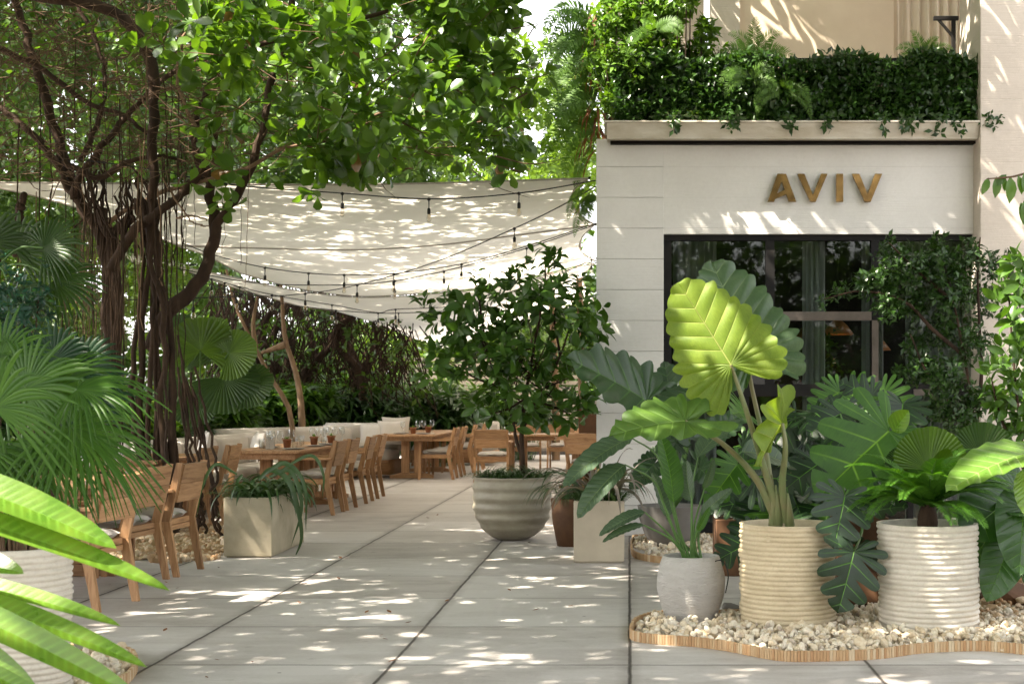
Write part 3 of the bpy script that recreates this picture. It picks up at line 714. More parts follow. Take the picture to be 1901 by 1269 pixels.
for (x, y, rz, lb) in ((-2.14, 22.6, -PI/2, 'teak chair with wide back turned to the camera, left of the bowl planter'),
                       (-.72, 23.3, PI-.35, 'teak armchair angled beside the far right table, behind the potted tree'),
                       (-1.9, 26.9, -PI/2+.05, 'teak chair back beyond the far right table, left of the trunk'),
                       (-1.25, 26.9, -PI/2-.04, 'teak chair back beyond the far right table, right of the trunk'),
                       (-.62, 20.2, -2.0, 'teak armchair between the grey strap leaves and the building corner')):
    copy_tree(proto, (x, y, .001), rz, lb)

def table(x0, x1, y0, y1, label, peds, zt=.735):
    r = thing('dining_table', label, 'table', ((x0+x1)/2, (y0+y1)/2, 0), 'teak dining tables')
    mb = MB(); n = 4; wv = (x1-x0)/n
    for k in range(n): mb.box(x0+k*wv+.0015, x0+(k+1)*wv-.0015, y0, y1, zt-.032, zt, .003)
    mb.build('tabletop', M['wood_y'], r, False)
    mb = MB(); mb.box(x0+.06, x1-.06, y0+.08, y0+.11, zt-.10, zt-.033); mb.box(x0+.06, x1-.06, y1-.11, y1-.08, zt-.10, zt-.033); mb.box(x0+.06, x0+.09, y0+.11, y1-.11, zt-.099, zt-.033); mb.box(x1-.09, x1-.06, y0+.11, y1-.11, zt-.099, zt-.033)
    mb.build('apron', M['wood_y'], r, False)
    cx = (x0+x1)/2
    for py in peds:
        mb = MB(); mb.box(cx-.17, cx-.04, py-.05, py+.05, .09, zt-.10, .004); mb.box(cx+.04, cx+.17, py-.05, py+.05, .09, zt-.10, .004); mb.build('pedestal', M['wood_z'], r, False)
        mb = MB(); mb.prism([(cx-.36, .001), (cx+.36, .001), (cx+.36, .05), (cx+.2, .088), (cx-.2, .088), (cx-.36, .05)], 1, py-.055, py+.055); mb.build('foot', M['wood_x'], r, False)
    if len(peds) > 1:
        mb = MB(); mb.box(cx-.02, cx+.02, peds[0]+.06, peds[-1]-.06, .2, .3, .003); mb.build('stretcher', M['wood_y'], r, False)
    return zt
table(-4.68, -3.72, 9.0, 11.4, 'teak table at the nearest chairs, behind the foreground fan palm', (9.4, 10.9))
table(-5.35, -4.45, 13.7, 15.6, 'teak table half hidden by the banyan roots', (14.2, 15.1))
table(-4.52, -3.70, 16.3, 19.8, 'long teak table laid with glasses along the row of four chairs', (16.9, 18.2, 19.4))
table(-4.08, -3.12, 23.3, 27.0, 'far left teak pedestal table beside the side-on armchair', (24.1, 26.2))
table(-2.55, -1.15, 23.5, 24.6, 'far right teak table behind the chair whose back faces the camera', (24.0,))
table(-.95, -.40, 20.9, 22.2, 'small teak table partly hidden behind the grey strap leaves', (21.5,))

# banquettes
def banquette(label, pts, depth, zb, z_seat, side, cap=True, base=True):
    """sofa that follows the back line pts (x,y list); seat on the side given (+1 = left of direction)"""
    pts = np.array(pts, float); c0 = pts.mean(0); r = thing('banquette', label, 'sofa', (c0[0], c0[1], 0))
    d = unit(np.gradient(pts, axis=0)); nrm = np.stack([-d[:, 1], d[:, 0]], 1)*side
    def strip(o0, o1, z0, z1, rnd=.04, name='', m=None, i0=0, i1=None):
        i1 = len(pts) if i1 is None else i1; sec = []
        prof = [(o0, z0), (o1, z0), (o1, z1-rnd), (o1-rnd*.3*np.sign(o1-o0), z1-rnd*.3), (o1-rnd*np.sign(o1-o0), z1), (o0+rnd*np.sign(o1-o0), z1), (o0+rnd*.3*np.sign(o1-o0), z1-rnd*.3), (o0, z1-rnd)]
        k = len(prof)
        for i in range(i0, i1):
            for (o, z) in prof: sec.append([pts[i, 0]+nrm[i, 0]*o, pts[i, 1]+nrm[i, 1]*o, z])
        m_ = i1-i0; f = []
        for a in range(m_-1):
            for b in range(k): f.append((a*k+b, a*k+(b+1) % k, (a+1)*k+(b+1) % k, (a+1)*k+b))
        f += [tuple(range(k))[::-1], tuple(range((m_-1)*k, m_*k))]
        mb = MB(); mb.add(A(*sec), f); mb.build(name, m, r)
    strip(0, .16, .42, zb, .06, 'back_rest', M['sofa'])
    n = len(pts)
    cuts = list(range(0, n, 3)); cuts = cuts if cuts[-1] == n-1 else cuts+[n-1]
    for a, b in zip(cuts[:-1], cuts[1:]):
        strip(.165, depth, .30, z_seat, .05, 'seat_cushion', M['sofa'], a, b+1)
        strip(.163, .27, z_seat+.004, zb-.03, .05, 'back_cushion', M['sofa'], a, b+1)
    strip(.03, depth-.04, .05, .295, .004, 'base', M['wood_x'])
    return r
def seg(a, b, n): return [(a[0]+(b[0]-a[0])*t, a[1]+(b[1]-a[1])*t) for t in np.linspace(0, 1, n)]
banquette('cream canvas banquette along the left side of the long laid table, with rounded end', seg((-5.62, 15.9), (-5.42, 21.2), 13), .78, .84, .45, -1)
banquette('cream canvas banquette with plain long back running behind the others to the hedge', seg((-6.4, 21.9), (-5.6, 23.2), 4)+seg((-5.3, 23.7), (-4.9, 24.6), 4), .75, .86, .45, -1)
banquette('cream canvas banquette with scatter cushions at the head of the far pedestal table', seg((-5.2, 25.1), (-3.9, 24.95), 7), .85, .90, .46, -1)
banquette('pale canvas banquette behind the nearest table and the fan palm', seg((-6.0, 8.7), (-5.75, 12.3), 9), .78, .80, .45, -1)
# far sofa behind the side-on chairs
banquette('low pale canvas bench far back below the hedge', seg((-4.3, 29.4), (-2.6, 29.2), 7), .7, .86, .45, -1)

def scatter_cushion(px, py, Y, w_, tilt, rz, lb, mat=None):
    c = P(px, py, Y); o = MB(); n = 12; u = np.linspace(-1, 1, n); X, Z = np.meshgrid(u, u, indexing='ij')
    e = np.clip((1-X**4)*(1-Z**4), 0, 1)**.6; pin = 1-.10*(X*X+Z*Z-2*X*X*Z*Z)
    v = []
    for s in (1, -1):
        x = X*pin*w_/2; z = Z*pin*w_/2*.92; y = s*e*.07
        cz, sz, ct, st_ = math.cos(rz), math.sin(rz), math.cos(tilt), math.sin(tilt)
        y2 = y*ct-z*st_; z2 = y*st_+z*ct
        v.append(np.stack([c[0]+x*cz-y2*sz, c[1]+x*sz+y2*cz, c[2]+z2], -1).reshape(-1, 3))
    i = np.arange(n-1)[:, None]*n; j = np.arange(n-1)[None]; f = np.stack([i+j, i+n+j, i+n+j+1, i+j+1], -1).reshape(-1, 4)
    o.add(np.concatenate(v), np.concatenate([f, f[:, ::-1]+n*n]))
    return tag(o.build('cushion', mat or M['sofa'], None, org=c), lb, 'cushion', 'scatter cushions on the banquettes')
M['cushion_pale'] = mat_plain('pale_cushion', (.66, .62, .57), (.56, .52, .47), 4, .95, .1, .4, 90, .003)
scatter_cushion(478, 829, 18.2, .42, -.25, -1.1, 'pale square cushion tilted against the banquette behind the first wine glasses', M['cushion_pale'])
scatter_cushion(380, 829, 16.3, .40, -.2, -1.2, 'pale cushion just above the two armchair backs beyond the pebbles', M['cushion_pale'])
scatter_cushion(727, 803, 24.2, .46, -.25, .25, 'front pale cushion at the right end of the far banquette', M['cushion_pale'])
scatter_cushion(735, 797, 24.6, .48, -.15, .1, 'cream cushion tucked behind another at the right end of the far banquette')
scatter_cushion(690, 807, 24.2, .42, -.25, -.2, 'low cream cushion left of the paired cushions on the far banquette', M['cushion_pale'])

# ------------------------------------------------------------------ tableware
M['tglass'] = mat_glass('clear_glass', (.90, .93, .94), 1.2, 1.7)
M['clay'] = mat_plain('terracotta', (.40, .19, .10), (.26, .12, .065), 14, .85, .2, .3)
M['plate'] = mat_plain('stoneware', (.30, .28, .25), (.22, .20, .18), 20, .4, .5, .1)
M['paper'] = mat_plain('menu_card', (.60, .56, .50), (.5, .46, .4), 6, .8, .2, .1)
M['succ'] = mat_leaf('succulent_leaf', (.20, .42, .08), (.10, .25, .06), .2)
def wine(lb, grp):
    c = A(0, 0, 0); th = thing('wine_glass', lb, 'glass', c, grp)
    mb = MB(); mb.lathe([(.034, .0), (.033, .003), (.004, .006), (.0035, .085), (.012, .092), (.034, .115), (.041, .145), (.037, .185), (.031, .21)], c, 16); mb.build('glass_body', M['tglass'], th); return th
def tumbler(lb, grp):
    c = A(0, 0, 0); th = thing('tumbler', lb, 'glass', c, grp)
    mb = MB(); mb.lathe([(.001, .0), (.03, .0), (.036, .12)], c, 14); mb.build('glass_body', M['tglass'], th); return th
def herb_pot(lb, grp, c=(0, 0, 0), plant=True):
    c = A(*c); th = thing('herb_pot', lb, 'plant pot', c, grp)
    mb = MB(); mb.lathe([(.001, 0), (.038, 0), (.05, .085), (.056, .086), (.057, .105), (.050, .106), (.046, .09), (.001, .09)], c, 16); mb.build('pot', M['clay'], th)
    mb = MB(); r = np.random.default_rng(int(abs(c[0]*977)+abs(c[1]*131)) % 9999)
    for i in range(26):
        a = r.uniform(0, 2*PI); e = r.uniform(.3, 1.4); d = A(math.cos(a)*math.cos(e), math.sin(a)*math.cos(e), math.sin(e)); b = c+A(0, 0, .09)
        s_ = unit(np.cross(d, [0, 0, 1]))*.009; L = r.uniform(.03, .06)
        mb.add(A(b, b+d*L*.6+s_, b+d*L, b+d*L*.6-s_), [(0, 1, 2, 3)])
    mb.build('succulent', M['succ'], th); return th
ZT = .736
gproto = wine('clear wine glass on the long laid table', 'wine glasses on the tables'); gproto.location = tuple(P(505, 826, 17.0)[:2])+(ZT,)
tproto = tumbler('clear tumbler on the long laid table', 'tumblers on the tables'); tproto.location = tuple(P(486, 835, 17.0)[:2])+(ZT,)
hproto = herb_pot('small terracotta pot of succulents nearest on the long laid table', 'succulent pots on the tables'); 
def on(px, Y): return ((px-VX)*Y/F, Y, ZT)
hproto.location = on(533, 17.3)
for px, Y in ((520, 17.1), (541, 17.7), (500, 16.8), (580, 18.6), (592, 18.9), (600, 18.5), (611, 19.1), (622, 19.4), (606, 19.5), (635, 19.6)):
    copy_tree(gproto, on(px, Y), 0)
for px, Y in ((547, 17.0), (556, 17.9), (601, 18.2), (560, 18.3)): copy_tree(tproto, on(px, Y), 0)
copy_tree(hproto, on(583, 18.4), 1.3, 'dark terracotta pot of grey succulents in the middle of the long laid table')
copy_tree(hproto, on(615, 18.8), 2.3, 'terracotta pot with bright green succulent at the far end of the long laid table')
copy_tree(hproto, on(767, 24.0), .7, 'terracotta pot with pale succulent on the far pedestal table, left one of two')
copy_tree(hproto, on(795, 24.8), 2.9, 'terracotta pot with tall sprig on the far pedestal table, right one of two')
for px, Y in ((748, 23.7), (776, 24.2), (786, 24.6), (802, 25.2)): copy_tree(gproto, on(px, Y), 0, 'clear wine glass on the far pedestal table')
for px, Y in ((907, 23.8), (934, 24.3), (945, 23.9), (965, 24.3)): copy_tree(tproto, on(px, Y), 0, 'clear tumbler on the far right table')
for px, Y in ((205, 10.2), (222, 10.6), (160, 9.9)): copy_tree(gproto, on(px, Y), 0, 'clear wine glass on the nearest table')
pp = None
for px, Y, lb, w_ in ((545, 16.7, 'stoneware plate nearest on the long laid table', .13), (585, 17.7, 'stoneware plate in the middle of the long laid table', .13), (610, 18.3, 'stoneware plate at the far end of the long laid table', .13), (500, 17.2, 'stoneware plate on the banquette side of the long laid table', .13), (232, 10.35, 'stoneware plate on the nearest table behind the armchair back', .13), (785, 23.8, 'stoneware plate on the far pedestal table', .13), (745, 24.0, 'stoneware plate by the banquette on the far pedestal table', .13)):
    c = A(*on(px, Y))+A(0, 0, .0)
    if pp is None:
        mb = MB(); mb.lathe([(.001, .004), (.08, .004), (w_, .014), (w_, .018), (.085, .009), (.001, .009)], c, 24); pp = mb.build('plate', M['plate'], None, org=c); tag(pp, lb, 'plate', 'stoneware plates on the tables')
    else:
        q = pp.copy(); COL.objects.link(q); q.location = tuple(c); q['label'] = lb
for px, py, Y, lb in ((502, 830, 16.9, 'pale folded menu card standing at the near end of the long laid table'), (1008-205, 811, 24.2, 'pale menu lying at the edge of the far pedestal table')):
    c = A(*on(px, Y)); mb = MB()
    if px < 600: mb.box(c[0]-.05, c[0]+.05, c[1]-.02, c[1]-.016, ZT, ZT+.14); mb.box(c[0]-.05, c[0]+.05, c[1]+.0, c[1]+.004, ZT, ZT+.139)
    else: mb.box(c[0]-.16, c[0]+.02, c[1]-.12, c[1]+.12, ZT, ZT+.008, .001)
    tag(mb.build('menu_card', M['paper'], None, False, org=c), lb, 'menu')
# ================================================================== SHADE SAILS AND STRING LIGHTS
def mat_sail():
    m, nt, out = newmat('sail_canvas'); t = NT(nt); co = t.coord('Object')
    n = t.noise(co, 1.2, 4, .6); f = t.noise(co, 90, 2); col = t.ramp(n, [(.3, (.70, .65, .57)), (.7, (.80, .75, .67))])
    big = t.noise(t.coord('Object', (.6, 1.6, 1.6)), 1.6, 3, .5, .8)
    bp = t.bump(t.math('ADD', t.math('MULTIPLY', big, 1.0), t.math('MULTIPLY', f, .02)), .45, .08)
    p = t.bsdf(None, col, .9, .1, bp)
    tr = t.n('ShaderNodeBsdfTranslucent'); t.l(col, tr.inputs[0]); t.l(bp, tr.inputs['Normal'])
    mx = t.n('ShaderNodeMixShader'); mx.inputs[0].default_value = .52
    t.l(p.outputs[0], mx.inputs[1]); t.l(tr.outputs[0], mx.inputs[2]); t.l(mx.outputs[0], out.inputs[0]); return m
M['sail'] = mat_sail()
M['webbing'] = mat_plain('sail_webbing', (.42, .38, .33), (.34, .31, .27), 20, .9, .1)
def curve(pts, n):
    """Catmull-Rom through rows of numbers"""
    p = np.asarray(pts, float); k = len(p)
    if k == 2: t = np.linspace(0, 1, n)[:, None]; return p[0]*(1-t)+p[1]*t
    q = np.vstack([2*p[0]-p[1], p, 2*p[-1]-p[-2]]); o = []
    for s_ in np.linspace(0, k-1-1e-9, n):
        i = int(s_); t = s_-i; a, b, c, d = q[i], q[i+1], q[i+2], q[i+3]
        o.append(.5*((2*b)+(-a+c)*t+(2*a-5*b+4*c-d)*t*t+(-a+3*b-3*c+d)*t**3))
    return np.array(o)
def w3(rows): return np.array([P(*r) for r in rows])
def coons(mb, near, far, left, right, nu=60, nv=24, sag=0.0):
    """near/far run left to right, left/right run near to far (world curves)"""
    a, b, c, d = curve(near, nu), curve(far, nu), curve(left, nv), curve(right, nv)
    u = np.linspace(0, 1, nu)[None, :, None]; v = np.linspace(0, 1, nv)[:, None, None]
    S = (1-v)*a[None]+v*b[None]+(1-u)*c[:, None]+u*d[:, None]-((1-u)*(1-v)*a[0]+u*(1-v)*a[-1]+(1-u)*v*b[0]+u*v*b[-1])
    S[..., 2] -= sag*(4*u*(1-u)*4*v*(1-v))[..., 0]
    i = np.arange(nv-1)[:, None]*nu; j = np.arange(nu-1)[None]
    f = np.stack([i+j, i+j+1, i+nu+j+1, i+nu+j], -1).reshape(-1, 4); mb.add(S.reshape(-1, 3), f); return S
def sail(label, near, far, left, right, sag=0):
    near, far, left, right = w3(near), w3(far), w3(left), w3(right)
    r = thing('shade_sail', label, 'shade sail', near.mean(0), 'cream shade sails over the terrace')
    mb = MB(); S = coons(mb, near, far, left, right, sag=sag); mb.build('canvas', M['sail'], r)
    mb = MB()
    for e in (S[0], S[-1], S[:, 0], S[:, -1]): mb.tube(e, .010, 5)
    mb.build('edge_webbing', M['webbing'], r)
    for cnr in (S[0, -1], S[-1, -1]):
        mb = MB(); mb.tube(A(cnr, cnr+A(.10 if cnr[0] < -.42 else .02, 0, .01)), .012, 6); mb.build('corner_fitting', M['black_metal'], r)
    return S
sail('nearest cream shade sail, most dappled, its straight front edge crossing the trees',
     [(-60, 338, 14.7), (300, 341, 14.6), (700, 342, 14.55), (1092, 331, 14.5)],
     [(330, 455, 18.2), (457, 459, 18.6), (640, 463, 18.7), (800, 455, 18.6), (940, 438, 18.4), (1103, 416, 18.1)],
     [(-60, 338, 14.7), (60, 362, 15.3), (150, 388, 16.2), (240, 420, 17.3), (330, 455, 18.2)],
     [(1092, 331, 14.5), (1066, 352, 15.3), (1062, 375, 16.1), (1076, 400, 17.1), (1103, 416, 18.1)], .05)
sail('middle cream shade sail between the two seams, crossed by the doubled light strings',
     [(330, 456.5, 18.25), (457, 460, 18.65), (640, 464, 18.75), (800, 456, 18.65), (940, 439, 18.45), (1103, 417.5, 18.15)],
     [(446, 507, 20.3), (560, 536, 22.5), (676, 549, 23.4), (814, 541, 23.6), (922, 528, 23.5), (1104, 484, 23.2)],
     [(330, 456.5, 18.25), (385, 475, 19), (446, 507, 20.3)],
     [(1103, 417.5, 18.15), (1080, 442, 19.5), (1078, 466, 21.2), (1104, 484, 23.2)], .05)
sail('farthest cream shade sail, brightest, sweeping down to a low corner behind the potted tree',
     [(318, 492, 20.2), (420, 512, 21.6), (560, 541, 22.9), (676, 552, 23.6), (814, 545, 23.8), (922, 532, 23.7), (1104, 488, 23.4)],
     [(560, 569, 25.5), (640, 581, 27.5), (720, 607, 30), (800, 640, 33), (850, 640, 36), (1104, 560, 38)],
     [(318, 492, 20.2), (430, 532, 22.8), (560, 569, 25.5)],
     [(1104, 488, 23.4), (1082, 520, 28), (1104, 560, 38)], .0)
sail('small pale shade sail scrap glimpsed left of the thick leaning banyan limb',
     [(225, 470, 20.0), (290, 478, 20.2), (352, 492, 20.4)], [(250, 488, 23), (300, 499, 23), (350, 512, 23)],
     [(225, 470, 20.0), (250, 488, 23)], [(352, 492, 20.4), (350, 512, 23)])

M['cable'] = mat_plain('rubber_cable', (.02, .02, .018), (.012, .012, .012), 20, .6, .3)
M['bulb'] = mat_glass('bulb_glass', (.96, .93, .86), 2.2)
M['filament'] = mat_plain('filament', (.55, .32, .12), None, 20, .4, .5, metal=.6)
def light_string(label, pts, bulbs, drop=.09):
    w_ = curve(w3(pts), 60); r = thing('string_light', label, 'string lights', w_.mean(0), 'festoon light strings under the sails')
    mb = MB(); mb.tube(w_, .0065, 5); mb.build('cable', M['cable'], r)
    px, _ = proj(w_)
    for b in bulbs:
        i = int(np.argmin(np.abs(px-b))); c = w_[i]
        mb = MB(); mb.lathe([(.004, .012), (.016, .006), (.018, -.012), (.006, -.022), (.005, -drop), (.012, -drop-.004), (.017, -drop-.015), (.0175, -drop-.058), (.013, -drop-.062), (.001, -drop-.062)], c, 9)
        s_ = mb.build('socket', M['cable'], r)
        z = -drop-.060
        mb = MB(); mb.lathe([(.013, z), (.020, z-.018), (.0265, z-.042), (.024, z-.062), (.012, z-.078), (.001, z-.081)], c, 10); bo = mb.build('bulb', M['bulb'], s_)
        mb = MB(); mb.tube(A(c+[.006, 0, z], c+[.008, 0, z-.05], c+[-.008, 0, z-.05], c+[-.006, 0, z]), .0018, 4); mb.build('filament', M['filament'], s_)
light_string('topmost festoon string with three widely spaced bulbs across the nearest sail', [(150, 296, 14.0), (290, 316, 14.1), (430, 343, 14.2), (626, 358, 14.25), (802, 369, 14.3), (966, 358, 14.35), (1106, 335, 14.4)], (425, 626, 802, 966))
light_string('festoon string running diagonally down left from the building corner, joined by plug knots', [(1106, 346, 14.6), (1040, 383, 15.2), (957, 423, 16), (812, 485, 17.2), (667, 528, 18.3), (565, 545, 19.0), (470, 548, 19.5), (360, 520, 20)], (957, 667, 565, 440))
light_string('upper of the doubled festoon strings, level from the left then rising to the building', [(340, 452, 17.5), (400, 474, 17.7), (489, 496, 17.9), (574, 507, 18), (644, 510, 18), (729, 508, 18), (861, 489, 18), (990, 453, 18), (1106, 414, 18)], (489, 574, 644, 729, 861))
light_string('lower of the doubled festoon strings, just beneath the level one', [(330, 498, 18.3), (450, 522, 18.4), (565, 529, 18.4), (700, 525, 18.3), (829, 502, 18.2), (980, 460, 18.2), (1106, 417, 18.1)], (728, 829, 980))
light_string('festoon string under the far sail whose bulbs hang before the dark thicket, upper one', [(330, 500, 20), (397, 519, 20.2), (501, 546, 20.6), (618, 566, 21), (701, 580, 21.5), (733, 574, 21.5), (850, 566, 22), (1000, 525, 22), (1098, 482, 22)], (397, 412, 444, 501, 618, 733, 1098))
light_string('lowest long festoon string sagging below the edge of the far sail', [(360, 505, 22), (440, 532, 22.4), (510, 560, 22.8), (573, 570, 23), (650, 578, 23.4), (742, 581, 23.6), (900, 571, 24), (1104, 541, 24)], (517, 573, 624, 701, 742))
light_string('faraway festoon string low over the hedge by the sail corner', [(560, 590, 27), (620, 598, 28), (700, 605, 29), (745, 613, 30), (850, 610, 31), (1000, 590, 32)], (540, 580, 622, 712, 745))
light_string('dark festoon string stretched between the banyan trunks on the left', [(60, 548, 15.5), (180, 556, 15.5), (300, 555, 15.5), (360, 553, 15.6), (440, 550, 16)], (361,))
# ================================================================== POTS AND BEDS
def mat_ribbed(name, c1, c2):
    m, nt, out = newmat(name); t = NT(nt); co = t.coord('Object')
    n = t.noise(co, 5, 4, .6); f = t.noise(co, 70, 3, .6)
    uv = t.n('ShaderNodeUVMap').outputs[0]
    col = t.ramp(n, [(.3, c2), (.68, c1)]); col = t.mix(t.math('MULTIPLY', t.math('SUBTRACT', f, .5, True), 1.2, True), col, tuple(x*.6 for x in c2))
    t.bsdf(out, col, .6, .35, t.bump(f, .3, .003)); return m
M['rib_buff'] = mat_ribbed('ribbed_buff_clay', (.62, .525, .36), (.50, .41, .265))
M['rib_white'] = mat_ribbed('ribbed_white_clay', (.62, .575, .49), (.50, .455, .375))
M['stucco'] = mat_plain('scratched_plaster', (.50, .48, .45), (.42, .40, .37), 6, .85, .2, 1.0, 30, .012, stretch=(1, 1, 3.6))
M['fibre'] = mat_plain('buff_fibrestone', (.58, .51, .40), (.46, .40, .31), 3, .8, .25, .3, 30)
M['fibre2'] = mat_plain('mottled_fibrestone', (.58, .51, .38), (.33, .285, .195), 2.6, .8, .25, .4, 30, stretch=(1, 1, 1))
M['olive'] = mat_plain('bronze_glazed_stone', (.40, .36, .275), (.24, .21, .155), 4, .42, .5, .5, 40, .004, stretch=(1, 1, 2))
M['greypot'] = mat_plain('grey_stone_pot', (.20, .19, .17), (.14, .13, .12), 4, .8, .3, .4, 30)
M['rustpot'] = mat_plain('rusty_clay', (.13, .065, .03), (.07, .033, .016), 5, .7, .3, .4, 30)

def soil_disc(parent, c, r, z):
    mb = MB(); mb.lathe([(.001, z+.012), (r*.6, z+.008), (r, z)], c, 24); mb.build('soil', M['soil'], parent)
def ribbed_pot(parent, c, r, h, n=25, mat='rib_buff', z0=0):
    pr = [(.001, .0), (r*.97, 0)]
    for k in range(n):
        for q in range(5):
            a = q/5.0; z = (k+a)/n*(h-.012)
            pr.append((r*(1+.010*math.sin(k*1.7))+.011*(abs(math.sin(PI*a))**.6)-.004, z+.003))
    pr += [(r+.004, h-.01), (r+.007, h-.003), (r+.002, h), (r-.016, h), (r-.02, h-.006), (r-.03, h-.10), (.001, h-.10)]
    ph = rng.uniform(0, 6, 6)
    wob = lambda a, z: .0035*np.sin(3*a+ph[0]+z*9)+.0022*np.sin(5*a+z*41+ph[1])+.0016*np.sin(11*a-z*60+ph[2])+.001*np.sin(23*a+z*120+ph[3])
    mb = MB(); mb.lathe(pr, A(c[0], c[1], z0), 96, wob); mb.build('pot', M[mat], parent)
    soil_disc(parent, A(c[0], c[1], z0), r-.02, h-.05)

# bamboo edging
def smooth_closed(pts, n):
    p = np.array(pts, float); k = len(p); o = []
    for s_ in np.linspace(0, k, n, endpoint=False):
        i = int(s_); t = s_-i; a, b, c, d = p[(i-1) % k], p[i % k], p[(i+1) % k], p[(i+2) % k]
        o.append(.5*((2*b)+(-a+c)*t+(2*a-5*b+4*c-d)*t*t+(-a+3*b-3*c+d)*t**3))
    return np.array(o)
def mat_edging():
    m, nt, out = newmat('bamboo_edging'); t = NT(nt); r = t.n('ShaderNodeNewGeometry').outputs['Random Per Island']
    col = t.ramp(r, [(0, (.44, .26, .13)), (.4, (.52, .34, .18)), (.8, (.58, .42, .25)), (1, (.66, .55, .38))])
    n = t.noise(t.coord('Object', (40, 40, 6)), 3, 3); col = t.mix(t.math('MULTIPLY', n, .4), col, (.2, .12, .06)); t.bsdf(out, col, .6, .3); return m
M['edging'] = mat_edging()
def edging(label, gpts, h=.055, n=420, y_max=None):
    p = smooth_closed(gpts, n); d = np.linalg.norm(np.roll(p, -1, 0)-p, axis=1); L = np.concatenate([[0], np.cumsum(d)]); tot = L[-1]
    k = int(tot/.0165); mb = MB()
    for i in range(k):
        s_ = (i+.5)/k*tot; j = min(np.searchsorted(L, s_)-1, n-1); t = (s_-L[j])/d[j]; q = p[j]*(1-t)+p[(j+1) % n]*t; tn = unit(p[(j+1) % n]-p[j]); nn = A(-tn[1], tn[0])
        hh = h*rng.uniform(.97, 1.03); w_ = .0076; dd = .006*rng.uniform(.8, 1.25)
        a = [q-tn*w_-nn*dd, q-tn*w_*.4-nn*dd*1.5, q+tn*w_*.4-nn*dd*1.5, q+tn*w_-nn*dd, q+tn*w_+nn*dd, q-tn*w_+nn*dd]
        mb.prism([tuple(x) for x in a], 2, .001, hh)
    c = p.mean(0); return tag(mb.build('bed_edging', M['edging'], None, False, org=(c[0], c[1], 0)), label, 'edging'), p
def inside(poly, pt):
    x, y = pt[:, 0], pt[:, 1]; ins = np.zeros(len(pt), bool); n = len(poly); j = n-1
    for i in range(n):
        xi, yi = poly[i]; xj, yj = poly[j]
        c = ((yi > y) != (yj > y)) & (x < (xj-xi)*(y-yi)/(yj-yi+1e-12)+xi); ins ^= c; j = i
    return ins
def mat_pebble(name, stops):
    m, nt, out = newmat(name); t = NT(nt); r = t.n('ShaderNodeNewGeometry').outputs['Random Per Island']
    col = t.ramp(r, stops); n = t.noise(t.coord('Object'), 60, 4, .65); col = t.mix(t.math('MULTIPLY', t.math('SUBTRACT', n, .45, True), 1.6, True), col, (.40, .24, .11))
    t.bsdf(out, col, .7, .3, t.bump(n, .4, .004)); return m
M['pebble'] = mat_pebble('cream_pebbles', [(0, (.50, .40, .27)), (.25, (.62, .53, .38)), (.6, (.69, .62, .49)), (.85, (.72, .67, .56)), (1, (.40, .33, .26))])
M['pebble_tan'] = mat_pebble('tan_pebbles', [(0, (.30, .17, .08)), (.3, (.46, .32, .18)), (.7, (.60, .50, .36)), (1, (.36, .26, .17))])
def rock_templates(n=6):
    import bmesh
    T = []
    for k in range(n):
        bm = bmesh.new(); bmesh.ops.create_icosphere(bm, subdivisions=2, radius=1)
        v = np.array([x.co[:] for x in bm.verts]); f = np.array([[x.index for x in q.verts] for q in bm.faces]); bm.free()
        r = np.random.default_rng(k+50)
        for _ in range(9):          # plane cuts give worn facets
            nrm = unit(r.normal(size=3)); d = r.uniform(.55, .85); s_ = v@nrm; v = v-np.where(s_ > d, s_-d, 0)[:, None]*nrm*.85
        v *= A(1, r.uniform(.6, .85), r.uniform(.5, .7)); T.append((v, f, np.zeros((len(v), 2))))
    return T
ROCK = rock_templates()
def rand_rot(k, r):
    q = unit(r.normal(size=(k, 4))); w_, x, y, z = q.T
    return np.stack([np.stack([1-2*(y*y+z*z), 2*(x*y-z*w_), 2*(x*z+y*w_)], -1), np.stack([2*(x*y+z*w_), 1-2*(x*x+z*z), 2*(y*z-x*w_)], -1), np.stack([2*(x*z-y*w_), 2*(y*z+x*w_), 1-2*(x*x+y*y)], -1)], 1)
def pebbles(name, label, poly, n, size, mat, zf, avoid=(), seed=1, margin=0.0):
    r = np.random.default_rng(seed); poly = np.array(poly); lo, hi = poly.min(0), poly.max(0); pts = []
    c = poly.mean(0); pl = c+(poly-c)*(1-margin)
    while len(pts) < n:
        q = r.uniform(lo, hi, (n, 2)); q = q[inside(pl, q)]
        for (ax, ay, ar) in avoid: q = q[np.hypot(q[:, 0]-ax, q[:, 1]-ay) > ar]
        pts += list(q)
    pts = np.array(pts[:n]); mb = MB(); z = zf(pts)*r.uniform(.35, 1, n); S = size*r.lognormal(0, .28, n)
    tid = r.integers(0, len(ROCK), n)
    for k in range(len(ROCK)):
        m_ = tid == k; mb.inst(ROCK[k], rand_rot(m_.sum(), r), np.column_stack([pts[m_], z[m_]]), S[m_])
    o = mb.build(name, M[mat], None, False); tag(o, label, 'pebbles', kind='stuff')
    return o
front = [G(*q)[:2] for q in ((1172, 1180), (1182, 1190), (1230, 1196), (1290, 1200), (1350, 1208), (1410, 1220), (1460, 1227), (1520, 1227), (1590, 1225), (1645, 1221), (1700, 1213), (1760, 1209), (1830, 1208), (1900, 1214), (1990, 1222), (2080, 1190), (2060, 1130), (1950, 1098), (1840, 1090), (1740, 1097), (1640, 1108), (1560, 1120), (1450, 1138), (1380, 1146), (1310, 1148), (1230, 1149), (1185, 1160))]
eo, ep = edging('bamboo strip edging curving round the front pebble bed of the ribbed pots', front)
POTS = {'orb': (G(1285, 1166)[0], G(1285, 1166)[1]+.17, .18), 'buff': (G(1463, 1181)[0]*1.03, G(1463, 1181)[1]+.26, .27), 'white': (G(1724, 1189)[0]*1.03, G(1724, 1189)[1]+.26, .275)}
